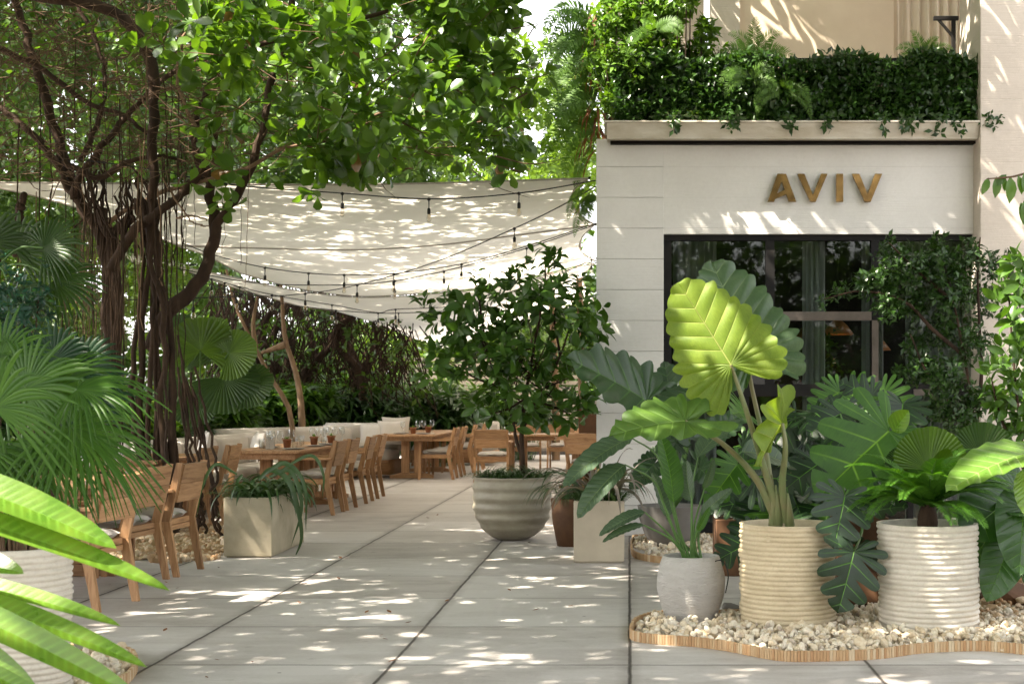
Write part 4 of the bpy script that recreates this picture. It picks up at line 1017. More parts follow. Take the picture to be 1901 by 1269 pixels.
av = [(x, y, r*.97) for x, y, r in POTS.values()]
def zfront(p):
    d = np.min([np.hypot(p[:, 0][:, None]-ep[None, ::4, 0], p[:, 1][:, None]-ep[None, ::4, 1])], 0).min(1); return .018+.055*np.clip(d/.12, 0, 1)
pebbles('pebble_bed', 'cream pebbles heaped round the three front pots on the right', ep, 4600, .0215, 'pebble', zfront, av, 3, .02)
back = [G(*q)[:2] for q in ((1173, 1022), (1178, 1034), (1200, 1041), (1240, 1046), (1300, 1049), (1376, 1052), (1500, 1056), (1640, 1060), (1800, 1066), (1960, 1070), (2080, 1040), (2000, 1000), (1700, 1000), (1400, 1000), (1200, 1001), (1176, 1008))]
eo2, ep2 = edging('bamboo strip edging of the rear pebble bed against the restaurant wall', back)
pebbles('pebble_bed', 'cream pebbles in the shaded rear bed at the foot of the restaurant wall', ep2, 2600, .028, 'pebble', lambda p: np.full(len(p), .05), (), 4, .02)
left = [G(*q)[:2] for q in ((100, 1170), (140, 1222), (190, 1214), (235, 1219), (252, 1232), (250, 1252), (225, 1275), (150, 1300), (20, 1310), (-120, 1300), (-160, 1240), (-60, 1180))]
eo3, ep3 = edging('bamboo strip edging round the pebbles at the bottom left foreground pot', left)
pebbles('pebble_bed', 'pebbles round the foot of the foreground white pot, bottom left', ep3, 1100, .0235, 'pebble', lambda p: np.full(len(p), .05), [(P(32, 1290, 6.45)[0], 6.45+.0, .25)], 5, .05)
root_bed = [G(*q)[:2] for q in ((150, 1042), (250, 1040), (330, 1048), (375, 1044), (415, 1036), (430, 1012), (440, 985), (360, 968), (240, 965), (120, 985), (60, 1020))]
pebbles('pebble_bed', 'tan pebbles lying round the banyan roots left of the concrete planter', root_bed, 2600, .034, 'pebble_tan', lambda p: np.full(len(p), .035), (), 6)
right_bed = [G(*q)[:2] for q in ((1800, 1190), (1830, 1120), (1860, 1085), (1990, 1060), (2080, 1120), (2060, 1190))]
pebbles('pebble_bed', 'tan pebbles sloping up at the far right behind the white ribbed pot', right_bed, 1300, .025, 'pebble_tan', lambda p: .05+.12*np.clip((p[:, 1]-8.2)/1.2, 0, 1), (), 8)
# stone lumps
for (px, py, Y, s_, mt, lb) in ((1355, 1132, 8.85, .085, 'greypot', 'grey stone lump behind the round plaster pot'), (1872, 1108, 8.9, .19, 'rustpot', 'rust brown boulder at the right edge behind the pebbles')):
    c = P(px, py, Y); c[2] = max(c[2], s_*.5); mb = MB(); v, f, u = ROCK[2 if s_ < .1 else 4]; mb.add(v*s_*A(1, .8, 1.1)+c, f); o = mb.build('boulder', M[mt], None, False, org=c); tag(o, lb, 'rock')
# ================================================================== FRONT POTTED PLANTS (right)
# --- elephant ear in the buff ribbed pot
def pot_thing(name, label, cat, c): return thing(name, label, cat, (c[0], c[1], 0))
cb = POTS['buff']; th = pot_thing('potted_elephant_ear', 'giant elephant ear plant with pale green leaf, in a ribbed buff clay pot', 'potted plant', cb)
ribbed_pot(th, cb, cb[2], .612, 22, 'rib_buff')
mb = MB(); fc = cb[1]-cb[2]-.006
mb.box(cb[0]-.145, cb[0]-.05, fc+.030, fc+.06, .525, .553, .001); mb.build('maker_stamp', M['rib_buff'], th, False)
B = lambda px, py=968: P(px, py, cb[1])
leafpart(th, M['alo_light'], P(1357, 677, 8.15), P(1262, 527, 8.3), (-.10, -1, -.12), [B(1449), P(1425, 890, 8.3), P(1388, 770, 8.2)], (.026, .0095), kind='ear', nv=15, ripple=.020, fold=-.14, droop=-.08, scallop=.105, wscale=1.0, seed=1)
leafpart(th, M['alo_under'], P(1396, 655, 8.42), P(1322, 480, 8.62), (.35, -1, -.1), [B(1436), P(1424, 850, 8.45), P(1392, 700, 8.45)], (.020, .008), kind='ear', nv=16, ripple=.026, fold=.16, droop=.05, scallop=.12, wscale=.86, seed=2)
leafpart(th, M['alo_mid'], P(1272, 781, 8.0), P(1138, 786, 7.75), (-.05, -.62, .8), [B(1442), P(1405, 890, 8.3), P(1345, 826, 8.15)], (.026, .009), kind='arrow_narrow', nv=13, ripple=.026, fold=.12, droop=.18, scallop=.17, wscale=1.25, seed=3)
leafpart(th, M['alo_light'], P(1452, 785, 8.2), P(1398, 862, 8.0), (-.80, -.42, -.55), [B(1458), P(1452, 900, 8.3), P(1458, 830, 8.2)], (.027, .010), kind='arrow', nv=9, ripple=.06, fold=.35, droop=.1, scallop=.12, wscale=.85, seed=4)
for k, (px, py) in enumerate(((1432, 880), (1440, 900), (1462, 915))):
    mb = MB(); mb.tube(spline([B(px+4, 975), P(px+3, (975+py)/2, 8.33), P(px, py, 8.32)], 8), np.linspace(.03, .006, 8), 8); mb.build('leaf_sheath', M['stalk'], th)

# --- round plaster pot with bird of paradise
co_ = POTS['orb']; th = pot_thing('potted_bird_of_paradise', 'long stalked grey green paddle leaves in the small round scratched plaster pot', 'potted plant', co_)
pr = [(.001, .002), (.118, .002), (.128, .012), (.16, .07), (.188, .15), (.2, .225), (.197, .29), (.18, .36), (.166, .40), (.160, .405), (.152, .40), (.150, .36), (.001, .36)]
pr = [tuple(x) for x in curve(pr[1:8], 24)]+pr[8:]
mb = MB(); mb.lathe([(.001, .002)]+pr, A(co_[0], co_[1], 0), 64, lambda a, z: .0015*np.sin(7*a+z*50)); mb.build('pot', M['stucco'], th); soil_disc(th, A(co_[0], co_[1], 0), .15, .375)
O = lambda px: P(px, 1036, co_[1])
for k, (C, T, N, mid, kd, ws, m_) in enumerate((
    ((1160, 862, 8.3), (1067, 934, 8.1), (-.3, -.75, .6), [(1232, 935, 8.5), (1212, 890, 8.45)], 'paddle', 1.05, 'paddle'),
    ((1172, 812, 8.4), (1046, 862, 8.1), (-.1, -.55, .8), [(1250, 950, 8.55), (1222, 850, 8.5)], 'paddle', .9, 'paddle'),
    ((1197, 950, 8.4), (1112, 973, 8.3), (-.1, -.6, .8), [(1240, 990, 8.5)], 'paddle', .9, 'paddle'),
    ((1195, 974, 8.4), (1120, 986, 8.3), (0, -.5, .85), [(1245, 1000, 8.5)], 'paddle', .75, 'paddle'),
    ((1250, 932, 8.5), (1243, 800, 8.55), (.5, -1, .1), [(1262, 985, 8.55)], 'paddle', .95, 'mon'),
    ((1284, 930, 8.55), (1262, 855, 8.6), (-.6, -.8, .1), [(1284, 985, 8.55)], 'paddle', 1.2, 'paddle'),
    ((1296, 848, 8.55), (1362, 756, 8.7), (-.6, -.8, .25), [(1284, 960, 8.55), (1286, 900, 8.55)], 'paddle', 1.0, 'paddle'),
    ((1303, 958, 8.5), (1346, 905, 8.4), (-.4, -.8, .4), [(1290, 1000, 8.55)], 'paddle', .95, 'paddle'),
    ((1308, 905, 8.5), (1330, 860, 8.4), (.4, -.8, .4), [(1288, 980, 8.55)], 'paddle', .8, 'paddle'),
    ((1377, 838, 8.75), (1481, 842, 8.9), (0, -.75, .65), [(1292, 985, 8.6), (1330, 880, 8.65)], 'oval', .9, 'paddle'),
    ((1238, 960, 8.6), (1226, 868, 8.7), (.6, -.9, .2), [(1262, 1000, 8.6)], 'paddle', 1.0, 'paddle'),
    ((1296, 985, 8.45), (1318, 945, 8.4), (.2, -.9, .3), [(1288, 1015, 8.5)], 'paddle', .8, 'mon'),
    ((1369, 862, 8.7), (1318, 925, 8.5), (.1, -.85, .5), [(1298, 985, 8.6), (1330, 900, 8.65)], 'heart', .8, 'mon'))):
    leafpart(th, M[m_], P(*C), P(*T), N, [O(1270+k*2.6)]+[P(*q) for q in mid], (.0095, .004), M['stalk_green'], kind=kd, nv=16 if kd == 'paddle' else 8, ripple=.006, fold=.30, droop=.30, scallop=.0, wscale=ws, seed=k, cuts=.5 if kd == 'heart' else 0)
mb = MB(); mb.tube(spline([P(1318, 1044, 8.5), P(1340, 1040, 8.4), P(1352, 1065, 8.35), P(1347, 1100, 8.33)], 16), .0035, 5); mb.build('drip_hose', M['cable'], th)

# --- white ribbed pot: cycad and ruffled fan palm
cw = POTS['white']; th = pot_thing('potted_cycad', 'feathery cycad with pleated fan leaves in a sunlit white ribbed clay pot', 'potted plant', cw)
ribbed_pot(th, cw, cw[2], .625, 21, 'rib_white')
base = P(1722, 968, cw[1]); r = np.random.default_rng(5)
mb = MB(); mb.lathe([(.001, .10), (.03, .10), (.05, .06), (.06, .0), (.055, -.05)], base, 14); mb.build('cycad_stem', M['bark'], th)
for k in range(40):
    a = r.uniform(0, 2*PI) if k > 15 else PI+(k/15.0)*PI*1.0; el = r.uniform(.2, 1.0); d = A(math.cos(a)*math.cos(el), math.sin(a)*math.cos(el)*.8, math.sin(el))
    mb = MB(); frond(mb, base+A(0, 0, .08), d, r.uniform(.42, .58), 70, .085, .0085, .62, 1.15, r, .4, shape='cycad', rr=.004, ldroop=.1); mb.build('frond', M['cycad'], th)
for (C, mid, N, R, sp, mt) in ((P(1725, 872, 8.5), (0, .15, 1), (0, -1, .25), .27, 3.0, 'licuala'), (P(1822, 852, 8.75), (.15, .1, 1), (-.1, -1, .25), .24, 2.9, 'licuala_dark'), (P(1742, 860, 8.3), (-.1, -.5, .7), (0, -.7, .7), .12, 2.6, 'licuala'), (P(1690, 872, 8.6), (-.8, .1, .7), (-.2, -.9, .4), .17, 2.2, 'licuala_dark'), (P(1790, 900, 8.6), (.5, -.1, .8), (.1, -.9, .4), .15, 2.5, 'licuala')):
    mb = MB(); fan(mb, C, A(*mid), A(*N), R, 30, sp, 1.0, .05, .15, r, .35, ragged=.015); o = mb.build('fan_leaf', M[mt], th)
    mb = MB(); mb.tube(spline([base+A(r.uniform(-.05, .05), .02, .0), (base+C)/2+A(0, .04, .03), C], 8), .005, 5); mb.build('stalk', M['stalk_green'], o)
for k in range(5):
    mb = MB(); mb.tube(spline([P(1775+k*9, 975, 8.45), P(1778+k*12, 925, 8.5), P(1790+k*10, 860, 8.6)], 8), .0035, 5); mb.build('stalk', M['stalk_green'], th)

# --- split-leaf plant in tall rust clay pot between the two ribbed pots
ct = (P(1606, 1000, 9.0)[0], 9.05); th = pot_thing('potted_split_leaf_plant', 'glossy split leaf plant spilling between the two ribbed pots from a rust brown square pot', 'potted plant', ct)
mb = MB(); mb.box(ct[0]-.19, ct[0]+.13, ct[1]-.15, ct[1]+.15, 0, .60, .006); mb.build('pot', M['rustpot'], th, False)
mon = dict(kind='heart', nv=7, ripple=.012, fold=.16, scallop=-.02, slant=.62, nj=14, ns=7)
R0 = P(1600, 960, 9.0)
for k, (C, T, N, mid, ws, m_, cu, c0) in enumerate((
    ((1650, 800, 8.75), (1526, 908, 8.45), (-.1, -.95, .35), [(1640, 900, 9.0), (1665, 830, 8.95)], 1.0, 'mon', .42, .40),
    ((1568, 922, 8.15), (1551, 1012, 8.02), (0, -1, .2), [(1595, 930, 8.9), (1580, 905, 8.75)], 1.15, 'mon_dark', .46, .34),
    ((1585, 1024, 8.08), (1560, 1134, 7.98), (.05, -1, .15), [(1600, 985, 8.8), (1594, 1005, 8.5)], 1.05, 'mon_dark', .48, .34),
    ((1676, 750, 9.3), (1668, 812, 9.1), (0, -.8, .6), [(1640, 900, 9.1), (1675, 790, 9.4)], 1.15, 'mon_dark', .4, .5),
    ((1612, 952, 8.7), (1680, 930, 8.55), (.1, -.7, .7), [(1606, 960, 8.9)], .8, 'mon_dark', .5, .5),
    ((1520, 860, 9.1), (1452, 905, 9.0), (0, -.8, .6), [(1590, 930, 9.1), (1550, 870, 9.15)], 1.0, 'mon_dark', .6, .4),
    ((1560, 768, 9.7), (1500, 800, 9.6), (0, -.8, .6), [(1590, 930, 9.2), (1575, 820, 9.5)], 1.1, 'mon_dark', .6, .4),
    ((1618, 735, 9.9), (1560, 705, 9.9), (0, -.9, .4), [(1600, 930, 9.2), (1620, 820, 9.6)], 1.0, 'mon_dark', .6, .4),
    ((1592, 1015, 8.6), (1640, 1040, 8.5), (.1, -1, .3), [(1600, 985, 8.9)], .7, 'mon_dark', .3, .5),
    ((1575, 1010, 8.7), (1530, 985, 8.6), (-.1, -1, .4), [(1600, 985, 8.9)], .7, 'mon_dark', .5, .5))):
    leafpart(th, M[m_], P(*C), P(*T), N, [R0]+[P(*q) for q in mid], (.009, .006), M['stalk_green'], wscale=ws, seed=k+20, cuts=cu, cut0=c0, droop=.18, **mon)
leafpart(th, M['gingr'], P(1658, 800, 8.72), P(1690, 762, 8.68), (-.3, -.9, .3), None, kind='oval', nv=10, ripple=.004, fold=.5, droop=-.2, wscale=1.5, scallop=0, name='young_leaf')

# --- broad glossy leaves at the right edge
cp = (P(1850, 1100, 9.35)[0]-.1, 9.35); th = pot_thing('potted_broad_leaf_plant', 'glossy heart shaped leaves hanging at the right edge from a pale plain pot', 'potted plant', cp)
mb = MB(); mb.lathe([(.001, 0), (.17, 0), (.185, .3), (.19, .55), (.18, .552), (.165, .5), (.001, .48)], A(cp[0], cp[1], 0), 40); mb.build('pot', M['rib_white'], th)
R1 = A(cp[0]+.02, cp[1]-.02, .5)
for k, (C, T, N, mid, kd, ws, m_) in enumerate((
    ((1892, 915, 8.4), (1800, 976, 8.1), (-.25, -.9, .35), [(1868, 960, 8.9)], 'heart', .95, 'phil'),
    ((1900, 940, 8.1), (1893, 1060, 7.95), (-.25, -1, .25), [(1890, 935, 8.7)], 'heart', .72, 'phil'),
    ((1874, 1010, 8.25), (1838, 1108, 8.1), (-.1, -1, .2), [(1870, 990, 8.7)], 'heart', .68, 'phil'),
    ((1832, 1000, 8.5), (1792, 1058, 8.4), (-.3, -.9, .4), [(1852, 990, 8.9)], 'heart', .6, 'phil'),
    ((1935, 835, 7.7), (1762, 862, 7.35), (-.05, -.32, .95), [(1905, 960, 8.5), (1940, 880, 7.9)], 'broad', .62, 'phil_light'),
    ((1905, 868, 7.9), (1893, 950, 7.8), (-.8, -.6, .2), [(1920, 900, 8.3)], 'oval', .9, 'gingr'),
    ((1925, 960, 8.0), (1868, 890, 8.5), (-.2, -.6, .7), [(1910, 960, 8.5)], 'broad', .7, 'phil'),
    ((1940, 1010, 8.2), (1912, 1090, 8.1), (-.2, -1, .2), [(1910, 990, 8.6)], 'heart', .7, 'phil'))):
    leafpart(th, M[m_], P(*C), P(*T), N, [R1]+[P(*q) for q in mid], (.008, .0045), M['stalk_green'], kind=kd, nv=14, ripple=.007, fold=.20, droop=.22, scallop=.0, wscale=ws, seed=k+60)

# --- dark planting along the window
def random_big_leaves(th, n, rng_, X, Yr, Z, size, kinds, mats, root, cuts=.55):
    for k in range(n):
        y = rng_.uniform(*Yr); c = A(rng_.uniform(*X), y, rng_.uniform(*Z)); a = rng_.uniform(-PI, PI); L = size*rng_.uniform(.7, 1.3)
        d = unit(A(math.cos(a), -abs(math.sin(a))*.6-.2, rng_.uniform(-.9, .25))); nrm = unit(A(rng_.normal(0, .3), -.9, rng_.uniform(.2, .9)))
        kd = kinds[k % len(kinds)]
        leafpart(th, M[mats[k % len(mats)]], c, c+d*L, nrm, [root+A(rng_.normal(0, .05), 0, 0), (root+c)/2+A(rng_.normal(0, .05), .05, .1)], (.009, .005), M['stalk_green'], kind=kd, nv=9, ripple=.012, fold=.15, droop=.2, scallop=0, wscale=1.0, seed=k, cuts=cuts if kd == 'heart' else 0, nj=9, ns=5)
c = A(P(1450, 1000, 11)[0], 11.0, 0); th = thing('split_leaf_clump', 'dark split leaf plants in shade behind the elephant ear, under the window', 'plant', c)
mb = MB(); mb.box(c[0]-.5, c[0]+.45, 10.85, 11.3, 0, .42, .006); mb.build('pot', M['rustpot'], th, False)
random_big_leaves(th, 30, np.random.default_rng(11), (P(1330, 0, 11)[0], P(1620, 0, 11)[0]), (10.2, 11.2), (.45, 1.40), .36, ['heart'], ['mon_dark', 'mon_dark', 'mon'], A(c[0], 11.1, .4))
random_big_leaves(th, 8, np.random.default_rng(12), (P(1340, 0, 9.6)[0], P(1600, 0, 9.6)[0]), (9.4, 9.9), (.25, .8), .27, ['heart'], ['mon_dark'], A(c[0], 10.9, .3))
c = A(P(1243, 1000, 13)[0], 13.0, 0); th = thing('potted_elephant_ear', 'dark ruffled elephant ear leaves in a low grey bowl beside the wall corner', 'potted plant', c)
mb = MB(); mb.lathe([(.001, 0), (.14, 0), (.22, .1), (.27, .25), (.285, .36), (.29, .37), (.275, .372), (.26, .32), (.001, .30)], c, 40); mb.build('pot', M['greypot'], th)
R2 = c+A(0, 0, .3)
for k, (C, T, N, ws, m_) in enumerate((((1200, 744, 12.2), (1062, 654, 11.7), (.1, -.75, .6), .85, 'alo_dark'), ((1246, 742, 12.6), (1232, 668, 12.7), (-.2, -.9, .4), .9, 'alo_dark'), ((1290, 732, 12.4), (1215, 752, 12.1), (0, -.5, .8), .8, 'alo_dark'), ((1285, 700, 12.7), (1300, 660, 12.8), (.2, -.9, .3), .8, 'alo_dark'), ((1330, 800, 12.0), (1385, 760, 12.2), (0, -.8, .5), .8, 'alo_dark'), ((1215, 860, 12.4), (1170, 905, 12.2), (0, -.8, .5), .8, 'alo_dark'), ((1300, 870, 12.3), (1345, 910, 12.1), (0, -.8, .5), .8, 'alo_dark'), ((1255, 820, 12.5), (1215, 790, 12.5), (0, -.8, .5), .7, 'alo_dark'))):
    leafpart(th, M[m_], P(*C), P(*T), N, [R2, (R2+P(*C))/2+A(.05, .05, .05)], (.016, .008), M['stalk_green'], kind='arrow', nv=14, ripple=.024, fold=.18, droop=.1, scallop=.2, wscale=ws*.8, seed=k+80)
r = np.random.default_rng(77)
c = A(P(1385, 1000, 11.6)[0], 11.3, 0); th = thing('grey_planter', 'slim grey pot partly hidden behind the buff ribbed pot, rear pebble bed', 'planter', c)
mb = MB(); mb.lathe([(.001, .04), (.13, .04), (.17, .25), (.18, .5), (.17, .5), (.15, .45), (.001, .44)], c, 32); mb.build('pot', M['greypot'], th)
mb = MB()
for i in range(60):
    a = r.uniform(0, 2*PI); strap(mb, c+A(r.normal(0, .05), r.normal(0, .05), .45), A(math.cos(a)*.6, math.sin(a)*.6, 1), r.uniform(.3, .5), .012, 1.4, 7, r)
mb.build('foliage', M['grass'], th)
# brown square pot left of the grey-leaf planter
c = A(P(1050, 990, 13.0)[0]+.05, 13.1, 0); th = thing('rust_planter', 'rust brown pot squeezed between the bowl planter and the square buff planter', 'planter', c)
mb = MB(); mb.lathe([(.001, 0), (.13, 0), (.17, .2), (.19, .42), (.18, .43), (.001, .38)], c, 32); mb.build('pot', M['rustpot'], th)
mb = MB()
for i in range(90):
    a = r.uniform(0, 2*PI); strap(mb, c+A(r.normal(0, .05), r.normal(0, .05), .38), A(math.cos(a)*.7, math.sin(a)*.7, 1), r.uniform(.3, .6), .014, 1.6, 8, r)
mb.build('foliage', M['grass'], th)

# --- square buff planter with silver straps
sx0, sx1, sy0, sy1 = P(1065, 1045, 11.7)[0], P(1159, 1045, 11.7)[0], 11.7, 12.1
th = thing('square_planter', 'square buff stone planter with silvery arching strap leaves and dark grass', 'planter', ((sx0+sx1)/2, 11.9, 0))
def square_pot(th, x0, x1, y0, y1, h, mat, rot=None, piv=None):
    mb = MB(); k = dict(rot=rot, piv=piv)
    mb.box(x0, x1, y0, y0+.03, .012, h, .004, **k); mb.box(x0, x1, y1-.03, y1, .012, h, .004, **k); mb.box(x0+.001, x0+.03, y0+.031, y1-.031, .012, h-.001, .003, **k); mb.box(x1-.03, x1-.001, y0+.031, y1-.031, .012, h-.001, .003, **k)
    mb.box(x0+.02, x1-.02, y0+.02, y1-.02, .0, .011, **k); mb.build('pot', mat, th, False)
    mb = MB(); mb.box(x0+.031, x1-.031, y0+.031, y1-.031, .2, h-.05, **k); mb.build('soil', M['soil'], th, False)
square_pot(th, sx0, sx1, sy0, sy1, .50, M['fibre'])
mb = MB(); cx, cyy = (sx0+sx1)/2, 11.9
for i in range(420):
    a = r.uniform(0, 2*PI); q = A(r.uniform(sx0+.03, sx1-.03), r.uniform(sy0+.03, sy1-.03), .44); strap(mb, q, A(math.cos(a)*.7, math.sin(a)*.7, 1), r.uniform(.18, .40), .008, 1.1, 6, r)
mb.build('dark_grass', M['grass'], th)
for i in range(46):
    a = r.uniform(0, 2*PI); q = A(cx+r.normal(0, .06), cyy+r.normal(0, .06), .46); mb = MB(); e = r.uniform(.6, 1.5)
    strap(mb, q, A(math.cos(a), math.sin(a)*.7-.1, e*1.3), r.uniform(.45, .80), r.uniform(.028, .042), r.uniform(.7, 1.4), 11, r, twist=r.normal(0, .6)); mb.build('strap_leaf', M['strapgrey' if i % 4 else 'paddle'], th)

# --- long concrete planter on the left of the walkway
lx0, lx1 = P(415, 1035, 12.1)[0], P(500, 1035, 12.1)[0]; th = thing('long_planter', 'long weathered buff concrete planter with drooping strap leaves, beside the left chairs', 'planter', ((lx0+lx1)/2, 12.7, 0))
square_pot(th, lx0, lx1+.02, 12.1, 13.3, .50, M['fibre2'])
mb = MB()
for i in range(900):
    a = r.uniform(0, 2*PI); q = A(r.uniform(lx0+.03, lx1-.02), r.uniform(12.14, 13.26), .44); strap(mb, q, A(math.cos(a)*.8, math.sin(a)*.8, 1), r.uniform(.16, .34), .009, 1.1, 6, r)
mb.build('dark_grass', M['grass'], th)
for i in range(150):
    a = r.uniform(0, 2*PI); q = A(r.uniform(lx0+.1, lx1-.02), r.uniform(12.25, 13.1), .46); mb = MB(); e = r.uniform(.5, 1.5)
    strap(mb, q, A(math.cos(a)+.1, math.sin(a), e*1.15), r.uniform(.28, .56), r.uniform(.028, .044), r.uniform(.8, 1.5), 12, r, twist=r.normal(0, .4)); mb.build('strap_leaf', M['strapgreen'], th)
for (pts, w_) in (([(480, 890), (505, 872), (540, 900), (560, 990), (545, 1040)], .05), ([(490, 880), (530, 860), (565, 900), (568, 985)], .045), ([(500, 885), (540, 875), (560, 940), (540, 1015)], .04), ([(510, 880), (575, 845), (600, 880), (598, 925)], .03), ([(440, 880), (400, 862), (375, 905), (365, 960)], .03), ([(450, 880), (440, 900), (455, 945)], .03)):
    c = curve([P(a, b, 12.35) for a, b in pts], 24); t = np.linspace(0, 1, 24); wd = w_*.5*np.clip(np.minimum(.5+2*t, 1)*(1-t**3), .04, 1); mb = MB(); tn = unit(np.gradient(c, axis=0)); sd = unit(np.cross(tn, A(.25, -1, .3))); nn = np.cross(sd, tn)
    V = np.stack([c-sd*wd[:, None]+nn*wd[:, None]*.3, c, c+sd*wd[:, None]+nn*wd[:, None]*.3], 1).reshape(-1, 3); ii = np.arange(23)[:, None]*3; j = np.arange(2)[None]; f = np.stack([ii+j, ii+j+1, ii+j+4, ii+j+3], -1).reshape(-1, 4); mb.add(V, f); mb.build('strap_leaf', M['strapgreen'], th)

# --- rippled bowl with small tree
bc = A(P(951, 0, 13.68)[0], 13.68, 0); th = thing('potted_tree', 'small bushy tree growing from a rippled bronze stone bowl in the middle of the walkway', 'potted tree', bc)
pr = curve([(.13, .0), (.215, .04), (.29, .11), (.34, .20), (.362, .30), (.37, .40), (.368, .50), (.362, .575)], 60)
rip = [(x[0]+.0075*math.sin(x[1]*2*PI/.098+1.0)*min(1, x[1]*8), x[1]) for x in pr]
mb = MB(); mb.lathe([(.001, .001)]+rip+[(.366, .585), (.358, .592), (.345, .588), (.335, .54), (.001, .53)], bc, 72, lambda a, z: .003*np.sin(3*a+z*12)+.002*np.sin(6*a-z*20)); mb.build('pot', M['olive'], th)
soil_disc(th, bc, .335, .55)
mb = MB()
for i in range(520):
    a = r.uniform(0, 2*PI); rr_ = .33*math.sqrt(r.uniform(0, 1)); a2 = r.uniform(0, 2*PI); strap(mb, bc+A(rr_*math.cos(a), rr_*math.sin(a), .54), A(math.cos(a2)*.7+math.cos(a)*.3, math.sin(a2)*.7, 1), r.uniform(.15, .32), .010, 1.2, 6, r)
mb.build('dark_grass', M['grass'], th)
mb = MB()
tY = 13.68; stems = [[(972, 892), (970, 850), (968, 800), (975, 740), (985, 680), (1000, 600)], [(970, 850), (958, 815), (950, 770), (930, 720), (905, 660), (880, 590)], [(970, 800), (985, 760), (1010, 720), (1040, 660), (1060, 600)], [(985, 680), (960, 620), (940, 560)], [(930, 720), (880, 700), (830, 670)], [(1010, 720), (1060, 700)], [(1000, 600), (1012, 520), (1010, 475)], [(905, 660), (890, 560), (890, 520)], [(1040, 660), (1030, 580), (1060, 540)], [(975, 740), (940, 760), (900, 770)], [(985, 740), (1040, 760), (1075, 780)]]
for k, s_ in enumerate(stems):
    pts = spline([P(a, b, tY+.10*math.sin(k*2.1)*(i/len(s_))) for i, (a, b) in enumerate(s_)], 14); r0 = [.028, .019, .018][k] if k < 3 else .013
    mb.tube(pts, np.linspace(r0, r0*.4, 14), 7)
mb.build('trunk', M['bark'], th)
rt = np.random.default_rng(21); bl = []
for (a, b, rp) in ((870, 610, 62), (930, 560, 58), (1000, 560, 55), (1060, 590, 52), (840, 680, 50), (900, 680, 66), (970, 650, 70), (1040, 680, 66), (1085, 640, 40), (890, 750, 46), (960, 740, 55), (1035, 760, 58), (1080, 750, 36), (860, 560, 34), (820, 600, 24)):
    c = P(a+rt.normal(0, 8), b, tY+rt.uniform(-.35, .35)); q = rp*tY/F*rt.uniform(.75, 1.1); bl.append((*c, q, q*1.1, q*.8))
Cc, Ax = blob_pts(bl, 125, rt); mb = MB(); rosettes(mb, Cc, Ax+rt.normal(0, .6, Ax.shape), 4, .150, L_EL, rt, 1.0, .45)
shoots = []
for (a, b, c_, d) in ((1012, 560, 1010, 465), (985, 560, 985, 470), (890, 560, 885, 505), (800, 590, 790, 555), (1080, 560, 1075, 515), (945, 540, 955, 500), (840, 560, 835, 560), (1030, 500, 1025, 470)):
    for t in np.linspace(0, 1, 9): shoots.append(P(a+(c_-a)*t+rt.normal(0, 5), b+(d-b)*t, tY+rt.normal(0, .03)))
shoots = np.array(shoots); rosettes(mb, shoots, rt.normal(0, .3, shoots.shape)+A(0, 0, 1), 3, .13, L_EL, rt, 1.1, .3)
mb.build('crown', M['ficusleaf'], th)
mb = MB()
for q in Cc[::14]:
    j = P(970+rt.uniform(-40, 60), 700+rt.uniform(-60, 60), tY); mb.tube(spline([j, (j+q)/2+rt.normal(0, .03, 3), q], 6), np.linspace(.007, .002, 6), 4, False)
mb.build('twigs', M['bark'], th)

# --- climbing shrub before the window
th = thing('window_shrub', 'dark small leaved shrub with sunlit sprays in front of the window at the right', 'shrub', P(1812, 1010, 13.0)*A(1, 1, 0)); mb = MB(); sY = 13.0
for s_ in ([(1812, 1005), (1815, 880), (1805, 760), (1790, 660), (1770, 560), (1750, 480)], [(1812, 860), (1780, 800), (1760, 740), (1720, 690), (1690, 620)], [(1810, 800), (1822, 700), (1818, 600), (1815, 500), (1820, 440)], [(1790, 660), (1730, 610), (1680, 560), (1600, 540), (1530, 555)], [(1770, 560), (1700, 500), (1650, 450)]):
    mb.tube(spline([P(a, b, sY) for a, b in s_], 16), np.linspace(.022, .006, 16), 6)
mb.build('stems', M['bark'], th)
bl = []
for (a, b, rp) in ((1650, 470, 26), (1640, 520, 34), (1690, 500, 38), (1600, 530, 24), (1565, 545, 14), (1700, 560, 44), (1650, 570, 30), (1740, 480, 40), (1760, 540, 46), (1800, 480, 34), (1820, 560, 36), (1750, 610, 34), (1700, 640, 30), (1715, 690, 36), (1760, 700, 40), (1810, 640, 34), (1780, 770, 40), (1735, 760, 26), (1820, 740, 30), (1800, 830, 26), (1850, 490, 26), (1675, 690, 16), (1530, 560, 9)):
    c = P(a, b, sY+rt.uniform(-.25, .3)); q = rp*sY/F; bl.append((*c, q, q, q))
Cc, Ax = blob_pts(bl, 1000, rt); mb = MB(); rosettes(mb, Cc, Ax+rt.normal(0, .5, Ax.shape), 4, .068, L_EL2, rt, 1.0, .4); mb.build('foliage', M['shrubleaf'], th)
# inner fig behind glass
th = thing('indoor_shrub', 'dim leafy plant seen through the glass beneath the pendant lamps', 'plant', P(1520, 1010, 14.9)*A(1, 1, 0)); mb = MB()
bl = [(*P(a, b, 14.9), q, q, q) for a, b, q in ((1530, 640, .16), (1510, 680, .14), (1545, 690, .16), (1530, 740, .17), (1500, 770, .15))]
Cc, Ax = blob_pts(bl, 260, rt); rosettes(mb, Cc, Ax, 4, .08, L_EL2, rt); mb.build('foliage', M['backleaf2'], th)
mb = MB(); mb.tube(spline([P(1520, 1000, 14.9)*A(1, 1, 1), P(1525, 850, 14.9), P(1530, 700, 14.9)], 8), .012, 6); mb.build('stem', M['bark'], th)
